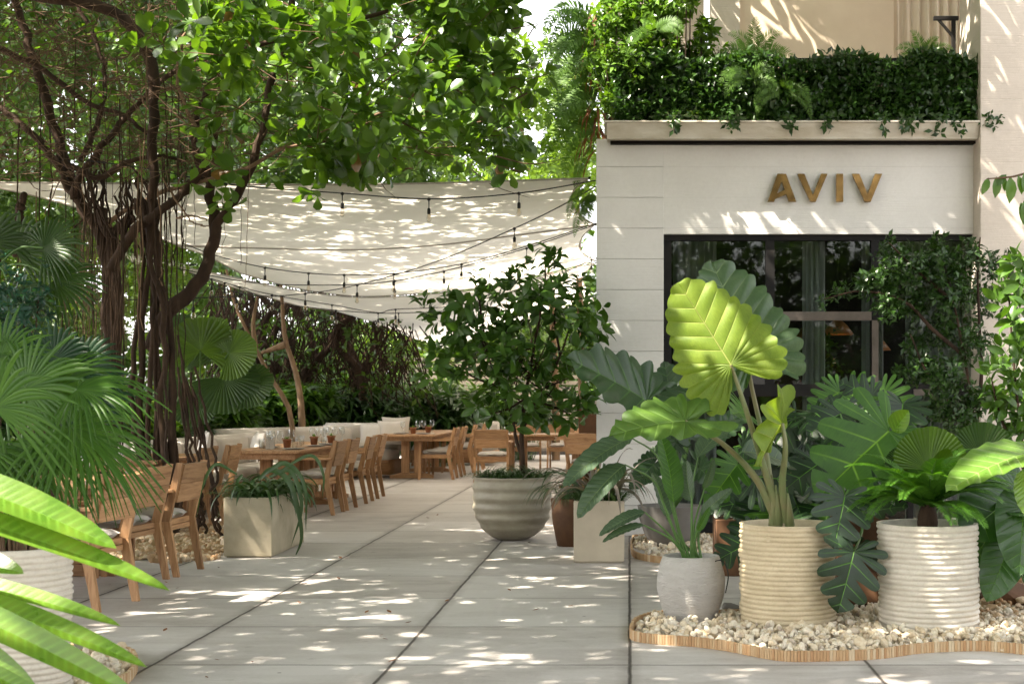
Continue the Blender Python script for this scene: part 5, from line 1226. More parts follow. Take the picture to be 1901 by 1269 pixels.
# --- bright bush at the right edge
th = thing('bright_bush', 'bright green bush with larger leaves cut off by the right edge of the picture', 'shrub', P(1930, 1000, 9.8)*A(1, 1, 0)+A(0, 0, 0)); mb = MB(); sY = 9.6
for s_ in ([(1925, 1110), (1915, 950), (1895, 800), (1880, 650), (1870, 500)], [(1915, 900), (1860, 780), (1840, 700)], [(1915, 850), (1930, 700), (1925, 560)]):
    mb.tube(spline([P(a, b, sY) for a, b in s_], 14), np.linspace(.015, .005, 14), 6)
mb.build('stems', M['bark'], th); bl = []
for (a, b, rp) in ((1895, 500, 34), (1870, 560, 30), (1905, 590, 40), (1870, 640, 26), (1900, 680, 38), (1850, 690, 26), (1865, 750, 34), (1900, 790, 30), (1840, 740, 16), (1930, 520, 40), (1930, 640, 50), (1930, 740, 50)):
    c = P(a, b, sY+rt.uniform(-.3, .3)); q = rp*sY/F; bl.append((*c, q, q, q))
Cc, Ax = blob_pts(bl, 330, rt); mb = MB(); rosettes(mb, Cc, Ax+rt.normal(0, .4, Ax.shape), 4, .115, L_EL, rt, 1.0, .4); mb.build('foliage', M['hedgeleaf'], th)
# ================================================================== TREES AND BACKGROUND PLANTING
r = np.random.default_rng(99)
def px_blobs(L, rr_, squash=1.0):
    o = []
    for (a, b, Y, rp) in L:
        c = P(a, b, Y); q = rp*Y/F; o.append((*c, q, q*squash, q))
    return o
# --- banyan
bl0 = G(300, 1000); ban = thing('banyan_tree', 'old banyan with dark leaning limbs, bundled trunks and hanging roots at the left', 'tree', (bl0[0], bl0[1], 0))
mb = MB(); bY = 14.0
def limb(mb, pts, r0, r1, Y0=14.0, Y1=None, n=24, sides=10, wob=.012):
    Y1 = Y1 or Y0; k = len(pts); w_ = spline([P(a, b, Y0+(Y1-Y0)*i/(k-1)) for i, (a, b) in enumerate(pts)], n); w_ = w_+r.normal(0, wob, w_.shape)*A(1, 1, .3); mb.tube(w_, np.linspace(r0, r1, n)*(1+r.normal(0, .05, n)), sides); return w_
for pts, a, b in (([(195, 985), (198, 880), (203, 760), (207, 640), (203, 540), (190, 460), (165, 400), (130, 340), (110, 290)], .06, .05), ([(210, 985), (212, 850), (214, 700), (214, 560), (205, 450), (185, 390)], .055, .06), ([(185, 980), (190, 820), (196, 650), (200, 520), (215, 440), (240, 400)], .05, .05)):
    limb(mb, pts, a, b, 14.6)
for k in range(8):
    x = 260+k*9+r.normal(0, 3); limb(mb, [(x+r.normal(0, 14), 1000+r.uniform(-12, 20)), (x+r.normal(0, 7), 880), (x+r.normal(0, 5), 740), (x+r.normal(0, 6), 600), (270+k*4+r.normal(0, 6), 500), (262+k*4.5, 420), (250+k*6, 370)], r.uniform(.022, .042), r.uniform(.014, .026), 13.9+r.normal(0, .12))
mb.build('trunk', M['bark'], ban)
for pts, a, b, Y in (([(280, 470), (284, 400), (283, 300), (284, 200), (281, 130), (262, 75), (225, 30), (150, 5), (60, -10)], .045, .06, 13.9),
                  ([(275, 650), (310, 580), (350, 545), (380, 505), (393, 460), (400, 420), (393, 380), (388, 340), (380, 300)], .075, .042, 14.1),
                  ([(398, 440), (405, 415), (425, 388), (447, 350), (468, 300), (490, 235), (500, 160), (530, 90), (545, -20)], .05, .03, 14.0),
                  ([(205, 500), (240, 440), (262, 415), (295, 395), (330, 365), (352, 345), (372, 318), (400, 250)], .05, .035, 13.8),
                  ([(200, 420), (215, 405), (255, 380), (300, 357), (350, 345), (400, 330), (450, 315), (520, 275), (600, 245), (690, 215), (740, 195), (790, 160), (860, 118)], .026, .010, (14.3, 13.1)),
                  ([(520, 275), (600, 262), (660, 240), (735, 205), (800, 200), (850, 205)], .014, .007, 13.3),
                  ([(130, 360), (170, 300), (200, 260), (240, 210), (300, 150), (370, 110)], .04, .02, 14.3),
                  ([(165, 410), (120, 300), (90, 200), (60, 100), (20, -20)], .055, .04, 14.6), ([(120, 300), (180, 330), (240, 300), (300, 290), (340, 300)], .035, .012, 14.0),
                  ([(0, 200), (50, 240), (100, 300), (140, 370)], .03, .04, 14.5), ([(150, 300), (190, 200), (185, 100), (140, 0)], .03, .02, 14.9),
                  ([(0, 90), (80, 130), (160, 190), (230, 215), (290, 260)], .03, .02, 14.4), ([(383, 335), (360, 260), (390, 160), (460, 90), (600, 60), (720, 20)], .035, .02, 14.2),
                  ([(620, 245), (690, 170), (760, 120), (800, 60)], .012, .006, 13.2), ([(45, 360), (35, 400), (32, 470)], .03, .05, 13.5),
                  ([(330, 405), (355, 400), (385, 408)], .010, .006, 13.6), ([(300, 330), (345, 400), (370, 418), (388, 420)], .008, .005, 13.6),
                  ([(450, 345), (410, 300), (360, 230), (330, 160), (340, 80), (380, 0)], .02, .012, 14.0)):
    m_ = MB(); limb(m_, pts, a, b, Y[0] if isinstance(Y, tuple) else Y, Y[1] if isinstance(Y, tuple) else None); m_.build('branch', M['bark_light' if a < .03 else 'bark'], ban)
# knot where limbs meet
m_ = MB()
for k in range(32):
    x0, y0 = r.uniform(140, 275), r.uniform(340, 430); limb(m_, [(x0, y0-r.uniform(20, 70)), (x0+r.normal(8, 12), y0), (x0+r.normal(15, 14), y0+r.uniform(30, 90))], .012, .010, 14.2+r.normal(0, .15), n=8, sides=5)
m_.build('root_knot', M['bark'], ban)
for k in range(48):       # aerial roots
    x = r.choice([r.uniform(100, 350), r.uniform(190, 345), r.uniform(340, 470), r.uniform(0, 150)], p=[.38, .38, .14, .10]); top = r.uniform(60, 380); bot = r.choice([r.uniform(480, 640), r.uniform(600, 985)]); Y = 13.6+r.uniform(-.4, 1.2); k_ = r.uniform(.0025, .009)
    if x > 340: top = r.uniform(200, 340); bot = r.uniform(430, 640); k_ = .0035
    m_ = MB(); n = 7; ys = np.linspace(top, bot, n); xs = x+np.cumsum(r.normal(0, 3.0, n)); limb(m_, list(zip(xs, ys)), k_, k_*.8, Y, n=16, sides=5, wob=.006); m_.build('aerial_root', M['bark' if k % 5 else 'bark_light'], ban)
m_ = MB()
for k in range(90):     # fine root curtain
    x = r.normal(0, 1)*42+(205 if k % 2 else 170); top = r.uniform(395, 470); bot = top+r.uniform(100, 420); xs = x+np.cumsum(r.normal(0, 3.5, 6)); limb(m_, list(zip(xs, np.linspace(top, bot, 6))), .003, .002, 14.5+r.normal(0, .4), n=10, sides=4, wob=.008)
for k in range(1300):     # tangle of twigs top left
    a = A(r.uniform(-40, 420), r.uniform(-40, 335)); d = r.normal(0, 1, 2)*A(50, 34); limb(m_, [tuple(a), tuple(a+d*.5+r.normal(0, 6, 2)), tuple(a+d)], r.uniform(.003, .007), .002, 14.0+r.uniform(-.8, 1.6), n=6, sides=4, wob=.004)
tag(m_.build('fine_roots', M['twig'], ban), kind='stuff')
for (x0, x1, y0, y1) in ((372, 365, 880, 985), (388, 400, 870, 985), (360, 382, 890, 990), (395, 412, 900, 1000), (375, 372, 870, 975), (348, 330, 860, 980), (310, 330, 870, 985), (352, 368, 800, 975), (402, 396, 860, 960)):
    m_ = MB(); limb(m_, [((x0*.6+300*.4), y0-180), (x0, y0), ((x0+x1)/2, (y0+y1)/2), (x1, y1)], .012, .016, 13.4, sides=6); m_.build('aerial_root', M['bark'], ban)
# crown in view: rounded leaves in rosettes
B = []
def fill(x0, x1, y0, y1, n, Y0, Y1, rp, cond=None):
    k = 0
    while k < n:
        a, b = r.uniform(x0, x1), r.uniform(y0, y1)
        if cond and not cond(a, b): continue
        B.append((a, b, r.uniform(Y0, Y1), rp*r.uniform(.7, 1.3))); k += 1
low = lambda a, b: b < 318-.0*a and not (a > 960 and b < 95)
fill(330, 960, -60, 315, 44, 12.6, 16.0, 62, low); fill(560, 950, 120, 310, 16, 12.4, 13.8, 58, low); fill(900, 1000, 130, 300, 5, 12.8, 14.4, 42); fill(600, 980, -80, 80, 10, 12.5, 15.5, 55, low)
Cc, Ax = blob_pts(px_blobs(B, r), 34, r); px, py = proj(Cc); ok = (py < 322+6*np.sin(px*.05)) & ~((px > 965) & (py < 110)) & (px < 1010); Cc, Ax = Cc[ok], Ax[ok]
m_ = MB(); rosettes(m_, Cc, Ax+r.normal(0, .45, Ax.shape)+A(0, -.2, .2), 6, .175, L_OB, r, 1.05, .35)
hang = np.array([P(a, b, 13.2) for a, b in ((408, 372), (400, 350), (425, 345), (575, 352), (352, 338), (430, 385), (590, 362), (500, 330), (655, 325), (720, 322))]); rosettes(m_, hang, np.tile(A(.2, -.3, -.6), (len(hang), 1)), 4, .15, L_OB, r, 1.1, .3)
m_.build('crown', M['seagrape'], ban)
B = []; fill(-60, 440, -60, 320, 52, 14.6, 18.0, 60)
Cc, Ax = blob_pts(px_blobs(B, r), 26, r); px, py = proj(Cc); ok = (py < 330); m_ = MB(); rosettes(m_, Cc[ok], Ax[ok], 4, .13, L_OB, r, 1.0, .4); m_.build('crown', M['canopy'], ban)
m_ = MB()
for k in range(330):     # twigs to the rosettes
    a = A(r.uniform(330, 980), r.uniform(-20, 320)); d = r.normal(0, 1, 2)*A(60, 28); limb(m_, [tuple(a), tuple(a+d*.5+r.normal(0, 8, 2)), tuple(a+d)], r.uniform(.004, .009), .002, r.uniform(12.8, 15.5), n=6, sides=4, wob=.004)
m_.build('twigs', M['twig'], ban)
# overhead crown that shades the walkway (out of frame above)
def overhead(n, xr, yr, zlo, zthick, size, keep=None):
    C_ = np.column_stack([r.uniform(*xr, n), r.uniform(*yr, n), np.zeros(n)]); x, y = C_[:, 0], C_[:, 1]
    C_[:, 2] = np.maximum(zlo, 1.75+.285*y)+r.uniform(0, zthick, n)
    dn = .5+.26*np.sin(x*1.3+.9*np.sin(y*.9))+.26*np.sin(y*1.1+1.3*np.sin(x*.7)+1)+.2*np.sin(x*3.1+y*2.3)+.15*np.sin(x*5.3-y*4.1)
    ok = r.uniform(0, 1, n) < np.clip(.45+.58*dn, 0, .98)*np.where(y > 13.2, .66, 1)
    if keep is not None: ok &= keep(C_)
    return C_[ok]
SUNHOLES = [(P(1770, 1080, 8.0), .17), (P(1300, 600, 8.2), .28), (P(1210, 785, 7.9), .18), (P(1830, 850, 7.5), .25), (P(60, 940, 4.7), .30), (P(60, 1200, 4.5), .25), (P(1220, 60, 14.1), .85), (P(1320, 180, 14.0), .5), (P(1700, 60, 16), .5), (P(1270, 1110, 8.4), .10), (P(1400, 405, 14), .07), (P(1500, 405, 14), .06), (P(1640, 510, 13), .22), (P(690, 130, 13.4), .75), (P(880, 240, 13.0), .5), (P(470, 150, 13.5), .5), (P(560, 280, 13), .35), (P(1870, 600, 9.5), .35)]  # gaps cut into the unseen canopy so sun lands on chosen spots
def keep_sun(C_):
    s_ = np.array(SUN); ok = np.ones(len(C_), bool)
    for c, q in SUNHOLES:
        d = C_-c; t = d@s_; ok &= ~((np.linalg.norm(d-t[:, None]*s_, axis=1) < q) & (t > 0))
    return ok
C1 = overhead(26500, (-13.5, 3.1), (-.5, 19.0), 4.9, 2.2, .2, keep_sun); C1b = overhead(9000, (-18, -8), (18, 28), 5.2, 2.2, .2); C1 = np.concatenate([C1, C1b]); m_ = MB(); rosettes(m_, C1, r.normal(0, .4, C1.shape)+A(0, 0, 1), 6, .215, L_OB2, r, 1.1, .35); m_.build('crown', M['canopy'], ban)  # second batch: unseen leaves added to shade the far left background
for k in range(14):
    m_ = MB(); y = 2+k*1.15; z = max(5.4, 2.3+.285*y); m_.tube(spline([(-7.5, 13.5, 5.9+.02*k), (-5.5, (13+y)/2, z+.6), (-2.5, y, z+.3), (-.2+.4*math.sin(k), y-.6, z)], 20), np.linspace(.10, .02, 20), 6); m_.build('branch', M['bark'], ban)

DM = 4.0
# --- background trees
def tree(label, base, trunk, blobs, size, dens, mat, k=5, tm='bark_light', group='trees beyond the terrace', tr=.09, tpl=L_EL2, name='background_tree', clip=None):
    th = thing(name, label, 'tree', (base[0], base[1], 0), group); m_ = MB()
    s0 = trunk[0]; gy = HY+F*H/s0[0][2]
    if s0[0][1] < gy-5: trunk = [[(s0[0][0]+2, gy, s0[0][2])]+s0]+trunk[1:]
    for s_ in trunk: m_.tube(spline([P(*q) for q in s_], 14), np.linspace(tr, tr*.4, 14)*(1+r.normal(0, .05, 14)), 8)
    m_.build('trunk', M[tm], th); Cc, Ax = blob_pts(px_blobs(blobs, r), dens*DM, r)
    if clip is not None:
        px, py = proj(Cc); ok = clip(px, py); Cc, Ax = Cc[ok], Ax[ok]
    m_ = MB(); rosettes(m_, Cc, Ax+r.normal(0, .4, Ax.shape), k, size, tpl, r, 1.0, .4); m_.build('crown', M[mat], th); return th
def grid_blobs(x0, x1, y0, y1, Y0, Y1, n, rp): return [(r.uniform(x0, x1), r.uniform(y0, y1), r.uniform(Y0, Y1), rp*r.uniform(.7, 1.25)) for _ in range(n)]
def tb(x, Y): return A((x-VX)*Y/F, Y, 0)
skyhole = lambda px, py: ~((px > 975) & (px < 1085) & (py < 70-.35*np.abs(px-1030)))
tree('bright green tree behind the shade sails, left of the sky gap', tb(1030, 31), [[(1030, 700, 31), (1020, 500, 29), (980, 300, 26), (940, 120, 23)]], grid_blobs(800, 1060, 90, 330, 21, 25, 20, 50)+grid_blobs(860, 990, -60, 90, 21, 25, 8, 46), .16, 15, 'backleaf', clip=skyhole)
tree('light green tree whose crown fills the gap between sails and building corner', tb(1080, 27), [[(1080, 720, 27), (1075, 500, 27), (1070, 300, 27)]], grid_blobs(1010, 1105, 110, 345, 24, 29, 12, 44)+grid_blobs(1090, 1130, -20, 120, 26, 29, 4, 30), .17, 15, 'backleaf', clip=skyhole)
tree('tall dense tree behind the middle of the banyan crown', tb(650, 34), [[(650, 700, 34), (635, 500, 31), (600, 300, 27), (560, 100, 25)]], grid_blobs(430, 860, -60, 345, 22, 27, 50, 62), .17, 14, 'backleaf2', tm='bark', tr=.06)
tree('tall dark tree behind the banyan at the far left', tb(100, 24), [[(100, 700, 24), (110, 450, 24), (120, 200, 24)]], grid_blobs(-80, 470, -60, 360, 20, 25, 60, 66), .17, 16, 'backleaf2')
tree('sunlit leafy tree low behind the banyan trunks, left', tb(130, 20), [[(130, 900, 20), (135, 700, 20), (150, 500, 20)]], grid_blobs(60, 340, 400, 900, 18.5, 21.5, 50, 50), .10, 28, 'backleaf')
tree('dark low tree filling the far left edge behind the fan palm', tb(-20, 17), [[(-20, 900, 17), (0, 700, 17), (10, 500, 17)]], grid_blobs(-90, 130, 370, 900, 16, 18, 34, 60), .13, 22, 'backleaf2')
tree('yellow green tree beyond the hedge near the low sail corner', tb(760, 34), [[(700, 760, 34), (705, 700, 34), (735, 660, 34), (765, 625, 34)]], grid_blobs(640, 840, 620, 720, 32, 38, 16, 34), .16, 11, 'backleaf', tr=.12)
tree('dark tree beyond the hedge behind the potted tree', tb(950, 36), [[(980, 760, 36), (975, 650, 36)]], grid_blobs(840, 1110, 480, 735, 33, 38, 26, 42), .18, 12, 'backleaf2')
tree('smooth trunked tree curving up behind the hedge, under the low edge of the sail', tb(555, 24), [[(560, 770, 24), (555, 720, 24), (545, 676, 24), (529, 628, 24), (524, 564, 24), (520, 500, 24)], [(529, 640, 24), (505, 648, 24), (485, 655, 24)]], grid_blobs(480, 620, 420, 480, 24.5, 26, 4, 40), .14, 8, 'backleaf2', tr=.062)
tree('slanting grey trunked tree left of the smooth curving trunk', tb(520, 23), [[(540, 770, 23), (502, 700, 23), (474, 645, 23), (437, 567, 23), (420, 500, 23)], [(474, 645, 23), (470, 600, 23), (478, 550, 23)]], grid_blobs(380, 470, 430, 500, 23, 25, 4, 40), .14, 8, 'backleaf2', tr=.045)
# second banyan thicket, dark tangle under the far sail
t2 = thing('banyan_thicket', 'dark brown tangle of hanging banyan roots below the far sail', 'tree', tb(600, 28), None); m_ = MB()
for k in range(9):
    x = r.uniform(430, 700); limb(m_, [(x, 760), (x+r.normal(0, 12), 690), (x+r.normal(0, 25), 620), (x+r.normal(0, 50), 540)], .10, .06, 28+r.normal(0, .6), n=12, sides=7)
m_.build('trunk', M['bark'], t2); m_ = MB()
for k in range(620):
    x = r.uniform(385, 770); y0 = r.uniform(500, 690); dx = r.normal(0, 45); limb(m_, [(x, y0), (x+dx*.4+r.normal(0, 6), y0+45), (x+dx, y0+r.uniform(60, 130))], .012, .008, 28+r.uniform(-1.4, 1.4), n=6, sides=4, wob=.01)
tag(m_.build('hanging_roots', M['thicket'], t2), kind='stuff')
m_ = MB(); Cc, Ax = blob_pts(px_blobs(grid_blobs(560, 780, 590, 740, 26, 27.5, 24, 26)+grid_blobs(390, 600, 590, 740, 26, 27.5, 20, 24)+grid_blobs(400, 760, 500, 720, 30, 31.5, 26, 60)+grid_blobs(300, 760, 330, 470, 24, 28, 30, 60), r), 9, r); rosettes(m_, Cc, Ax, 4, .16, L_EL2, r); m_.build('crown', M['backleaf2'], t2)  # last blobs, hidden by the sail, added to shade the roots
# far leafy screen so no horizon shows
for (x0, x1, Y, y0, nb, lb) in ((-300, 420, 30, -80, 190, 'far dark green woodland edge at the left'), (360, 900, 44, 0, 120, 'far woodland edge beyond the hedge, centre'), (860, 1130, 46, 330, 40, 'far woodland edge beyond the walkway end')):
    m_ = MB(); Cc, Ax = blob_pts(px_blobs(grid_blobs(x0, x1, y0, 760, Y, Y+5, nb, 60), r), 13, r); Cc, Ax = Cc[skyhole(*proj(Cc))], Ax[skyhole(*proj(Cc))]; rosettes(m_, Cc, Ax, 5, .36, L_EL2, r); o = m_.build('woodland', M['backleaf2'], None); tag(o, lb, 'woodland', kind='stuff')

# --- hedge of leafy plants behind the banquettes
def leafy(label, c, h, n, size, mat, tpl, spread, group='leafy plants of the hedge behind the banquettes', k=7):
    th = thing('hedge_plant', label, 'plant', c, group); m_ = MB(); m2 = MB()
    for i in range(n):
        a = r.uniform(0, 2*PI); q = spread*math.sqrt(r.uniform(0, 1)); top = A(c[0]+q*math.cos(a), c[1]+q*math.sin(a), h*r.uniform(.55, 1.05)); m2.tube(A([c[0]+q*.5*math.cos(a), c[1]+q*.5*math.sin(a), 0], top), .008, 4, False)
        cc = np.array([top-A(0, 0, u) for u in (0, .09, .18)]); rosettes(m_, cc, np.tile(A(0, 0, 1), (3, 1))+r.normal(0, .25, (3, 3)), k, size, tpl, r, 1.15, .3)
    m2.build('stems', M['stalk_green'], th); m_.build('foliage', M[mat], th); return th
L_LA2 = leaf_tpl('lance', 3, .28, .3, .7)
protos = [leafy('dense lance leaved plant in the long hedge behind the banquettes', A(-6.1, 26.6, 0), 1.45, 60, .34, 'hedgeleaf', L_LA2, .75), leafy('dense lance leaved plant in the long hedge behind the banquettes', A(-4.7, 27.3, 0), 1.35, 60, .30, 'grass', L_LA2, .7)]
k = 0
for (x, y, z) in ((-7.3, 25.6, 1.0), (-8.1, 24.2, 1.03), (-6.9, 23.6, .92), (-7.0, 21.6, .9), (-6.9, 19.8, .86), (-7.0, 17.8, .9), (-5.4, 28.4, 1.02), (-3.7, 28.6, 1.0), (-3.1, 30.2, 1.04), (-4.4, 30.5, 1.15), (-6.9, 28.3, 1.15), (-2.4, 31.2, .95), (-5.7, 30.3, 1.2)):
    c = copy_tree(protos[k % 2], (x, y, 0), k*1.3); c.scale = (1, 1, z); k += 1
# feathery palm behind the hedge
th = thing('areca_palm', 'feathery palm rising from the hedge beneath the low sail corner', 'palm', tb(755, 29)); b0 = A(*tb(755, 29))+A(0, 0, .2)
for k in range(26):
    a = r.uniform(0, 2*PI); m_ = MB(); frond(m_, b0, A(math.cos(a)*.5, math.sin(a)*.5, 1.6), r.uniform(1.6, 2.3), 34, .34, .022, 1.1, .9, r, .3, shape='palm', rr=.012); m_.build('frond', M['hedgeleaf'], th)
# ruffled fan palm by the banyan
th = thing('ruffled_fan_palm', 'tall fan palm with round pleated leaves right of the banyan trunks', 'palm', tb(372, 16.5)); st = A(*tb(372, 16.5))
m_ = MB(); m_.tube(spline([st, P(370, 850, 16.5), P(372, 760, 16.5)], 8), .03, 7); m_.build('trunk', M['bark'], th)
for (C, N, R, sp, md, mt) in (((372, 652), (.2, -1, .2), .43, 4.6, (-.1, 0, 1), 'licuala'), ((425, 655), (.4, -.8, .5), .34, 4.4, (.8, 0, .3), 'licuala'), ((415, 700), (.1, -.9, .35), .42, 4.4, (.5, -.2, -.6), 'licuala_dark'), ((350, 690), (-.3, -.9, .3), .38, 4.2, (-.7, 0, .4), 'licuala_dark'), ((455, 712), (.4, -.8, .4), .34, 4.2, (.9, -.2, -.1), 'licuala_dark'), ((365, 740), (0, -1, .3), .3, 4, (-.3, -.2, -.7), 'licuala_dark'), ((395, 625), (.1, -.8, .6), .26, 4.2, (.5, 0, .8), 'licuala'), ((340, 620), (-.2, -.8, .6), .26, 4.2, (-.6, 0, .7), 'licuala_dark')):
    m_ = MB(); c = P(*C, 16.3+r.uniform(-.3, .3)); fan(m_, c, A(*md), A(*N), R, 30, sp, 1.0, .06, .25, r, .18, ragged=.03); o = m_.build('fan_leaf', M[mt], th)
    m_ = MB(); m_.tube(spline([P(372, 790, 16.5), (P(372, 760, 16.5)+c)/2+A(0, 0, .06), c], 8), .010, 5); m_.build('stalk', M['stalk_green'], o)
# --- slatted fence, low walls far back
M['slat'] = mat_plain('grey_slat', (.52, .46, .40), (.40, .35, .30), 4, .8, .2, .3)
th = thing('slatted_fence', 'pale horizontal slat fence at the end of the walkway behind the potted tree', 'fence', (-3.3, 33.5, 0))
for k in range(15):
    m_ = MB(); z = .28+k*.135; m_.box(-5.2, -1.0, 33.5, 33.53, z, z+.085); m_.build('slat', M['slat'], th, False)
for x in (-5.2, -3.8, -2.4, -1.06):
    m_ = MB(); m_.box(x, x+.06, 33.535, 33.6, 0, 2.35); m_.build('post', M['slat'], th, False)
c = P(1090, 745, 21); th = thing('brick_pier', 'brown pier with pale cap stone against the building side, behind the potted tree', 'pier', (c[0], c[1], 0))
m_ = MB(); m_.box(-.72, -.33, 20.8, 21.3, 0, 1.24); m_.build('shaft', M['rustpot'], th, False); m_ = MB(); m_.box(-.78, -.322, 20.74, 21.36, 1.242, 1.32, .004); m_.build('cap', M['wall_warm'], th, False)

# --- terrace planting on the building
th = thing('terrace_bush', 'tall sunlit bush at the left end of the upper terrace', 'shrub', (.5, 14.3, 3.93)); bl = []
for (a, b, rp) in ((1130, 50, 34), (1122, 120, 30), (1140, -15, 34), (1128, 180, 24), (1180, 40, 42), (1170, 110, 44), (1230, 30, 44), (1230, 100, 50), (1180, 180, 40), (1240, 170, 46), (1300, 110, 42), (1290, 180, 46), (1340, 150, 36), (1350, 200, 30), (1260, -20, 44), (1180, -20, 40), (1310, 60, 22), (1385, 170, 26), (1150, 190, 26), (1395, 130, 20), (1300, 215, 26), (1210, 215, 24)):
    c = P(a, b, 14.2+r.uniform(-.2, .25)); q = rp*14.2/F; bl.append((*c, q, q, q))
Cc, Ax = blob_pts(bl, 800, r); m_ = MB(); rosettes(m_, Cc, Ax+r.normal(0, .4, Ax.shape), 5, .092, L_EL2, r, 1.0, .35); m_.build('foliage', M['bushleaf'], th)
m_ = MB()
for q in Cc[::40]: m_.tube(spline([A(q[0]*.8+.1, 14.3, 3.95), (q+A(q[0], 14.3, 3.95))/2, q], 6), .006, 4, False)
m_.build('stems', M['bark'], th)
th = thing('terrace_hedge', 'dark shaded hedge trailing over the ledge above the brass sign', 'hedge', (2.2, 14.25, 3.93)); n = 4600
Cc = np.column_stack([r.uniform(-.12, 3.42, n), r.uniform(13.88, 14.5, n), r.uniform(3.95, 4.58, n)]); Cc[:, 2] += .05*np.sin(Cc[:, 0]*7); e = (r.uniform(0, 1, n) < .6); Cc[e, 1] = r.uniform(13.84, 14.0, e.sum())
m_ = MB(); rosettes(m_, Cc, r.normal(0, .5, Cc.shape)+A(0, -.6, .4), 5, .085, L_EL2, r, 1.0, .35)
tr_ = []
for x in (.95, 1.02, 1.9, 2.38, 2.62, 2.68, 3.1, 3.36, .42, 1.5, 2.95, 3.45): 
    for t in np.linspace(0, 1, 7): tr_.append([x+r.normal(0, .03), 13.74+r.normal(0, .02), 4.0-t*r.uniform(.06, .18)])
tr_ = np.array(tr_); rosettes(m_, tr_, np.tile(A(0, -.6, -.3), (len(tr_), 1)), 4, .075, L_EL2, r, 1.0, .35)
m_.build('foliage', M['shrubleaf'], th)
m_ = MB()
for x in np.arange(.0, 3.4, .16): m_.tube(spline([A(x, 14.25, 3.95), A(x+.05, 14.15, 4.3), A(x-.03, 14.1, 4.6)], 5), .006, 4, False)
m_.build('stems', M['bark'], th)
for (px_, py_, lb, sc_, cnt, Y) in ((1400, 95, 'fern fronds rising from the hedge beside the beige wall', 1.0, 7, 14.35), (1715, 95, 'fern fronds rising from the hedge below the terrace curtain', .75, 6, 14.35), (1820, 110, 'thin upright fern sprays at the right end of the hedge', .75, 3, 14.35)):
    c = P(px_, py_+20, Y); th = thing('terrace_fern', lb, 'fern', c, 'ferns along the upper terrace')
    for k in range(cnt):
        t = (k+.5)/cnt; d = A((t-.5)*2.2 if cnt > 3 else .3*(t-.5), -.15, .9-abs(t-.5)*.6); m_ = MB(); frond(m_, c, d, .46*sc_*r.uniform(.8, 1.1), 26, .10*sc_, .014, 1.0, 1.25, r, .1, shape='fern', rr=.003, ldroop=.1, up=(0, -1, .2)); m_.build('frond', M['fern'], th)
for (X, Yb, Z, lb) in ((P(1455, 170, 13.85)[0], 13.85, P(0, 170, 13.85)[2], 'fern drooping over the hedge face, middle'), (P(1390, 150, 13.85)[0], 13.85, P(0, 150, 13.85)[2], 'fern drooping over the sunlit bush'), (P(1215, 60, 13.85)[0], 13.85, P(0, 60, 13.85)[2], 'fern drooping over the tall bush')):
    c = A(X, Yb, Z); th = thing('terrace_fern', lb, 'fern', c, 'ferns along the upper terrace')
    for k in range(5):
        a = r.uniform(-PI, 0); m_ = MB(); frond(m_, c, A(math.cos(a), -.4, r.uniform(-.2, .8)), r.uniform(.3, .45), 26, .075, .012, 1.4, 1.25, r, .1, shape='fern', rr=.003, ldroop=.1, up=(0, -1, .2)); m_.build('frond', M['fern'], th)
# fern-clad palm at the building corner
th = thing('fern_clad_palm', 'palm trunk at the building corner draped in hanging ferns and dead fronds', 'palm', (-.2, 15.1, 3.8)); m_ = MB(); m_.tube(spline([A(-.2, 15.1, 3.8), A(-.2, 15.1, 5), A(-.16, 15.1, 7.5)], 12), .06, 10); m_.build('trunk', M['bark_light'], th)
for k in range(34):
    z = r.uniform(3.85, 5.2); a = r.uniform(PI*.8, PI*1.35); d = A(math.cos(a), math.sin(a)*.6, r.uniform(.1, .9)); m_ = MB(); frond(m_, A(-.26+r.normal(0, .04), 14.8, z), d, r.uniform(.6, .95), 32, .12, .020, 1.7, 1.3, r, .05, shape='fern', rr=.0035, ldroop=.12, up=(0, -1, .35)); m_.build('frond', M['fern'], th)
for k in range(5):
    z = r.uniform(3.4, 3.8); d = A(r.uniform(-.4, -.05), -.5, r.uniform(-.9, -.3)); m_ = MB(); frond(m_, A(-.42+r.normal(0, .03), 14.75, z), d, r.uniform(.4, .6), 34, .10, .014, 1.0, 1.3, r, .1, shape='fern', rr=.0035); m_.build('frond', M['fern'], th)
m_ = MB()
for k in range(64):
    z = r.uniform(3.8, 5.3); a = r.uniform(PI*.7, PI*1.7); strap(m_, A(-.33, 14.8, z), A(math.cos(a)*.5, math.sin(a)*.5, -.2), r.uniform(.25, .5), .03, 2.0, 6, r)
m_.build('dead_fronds', M['dead'], th)

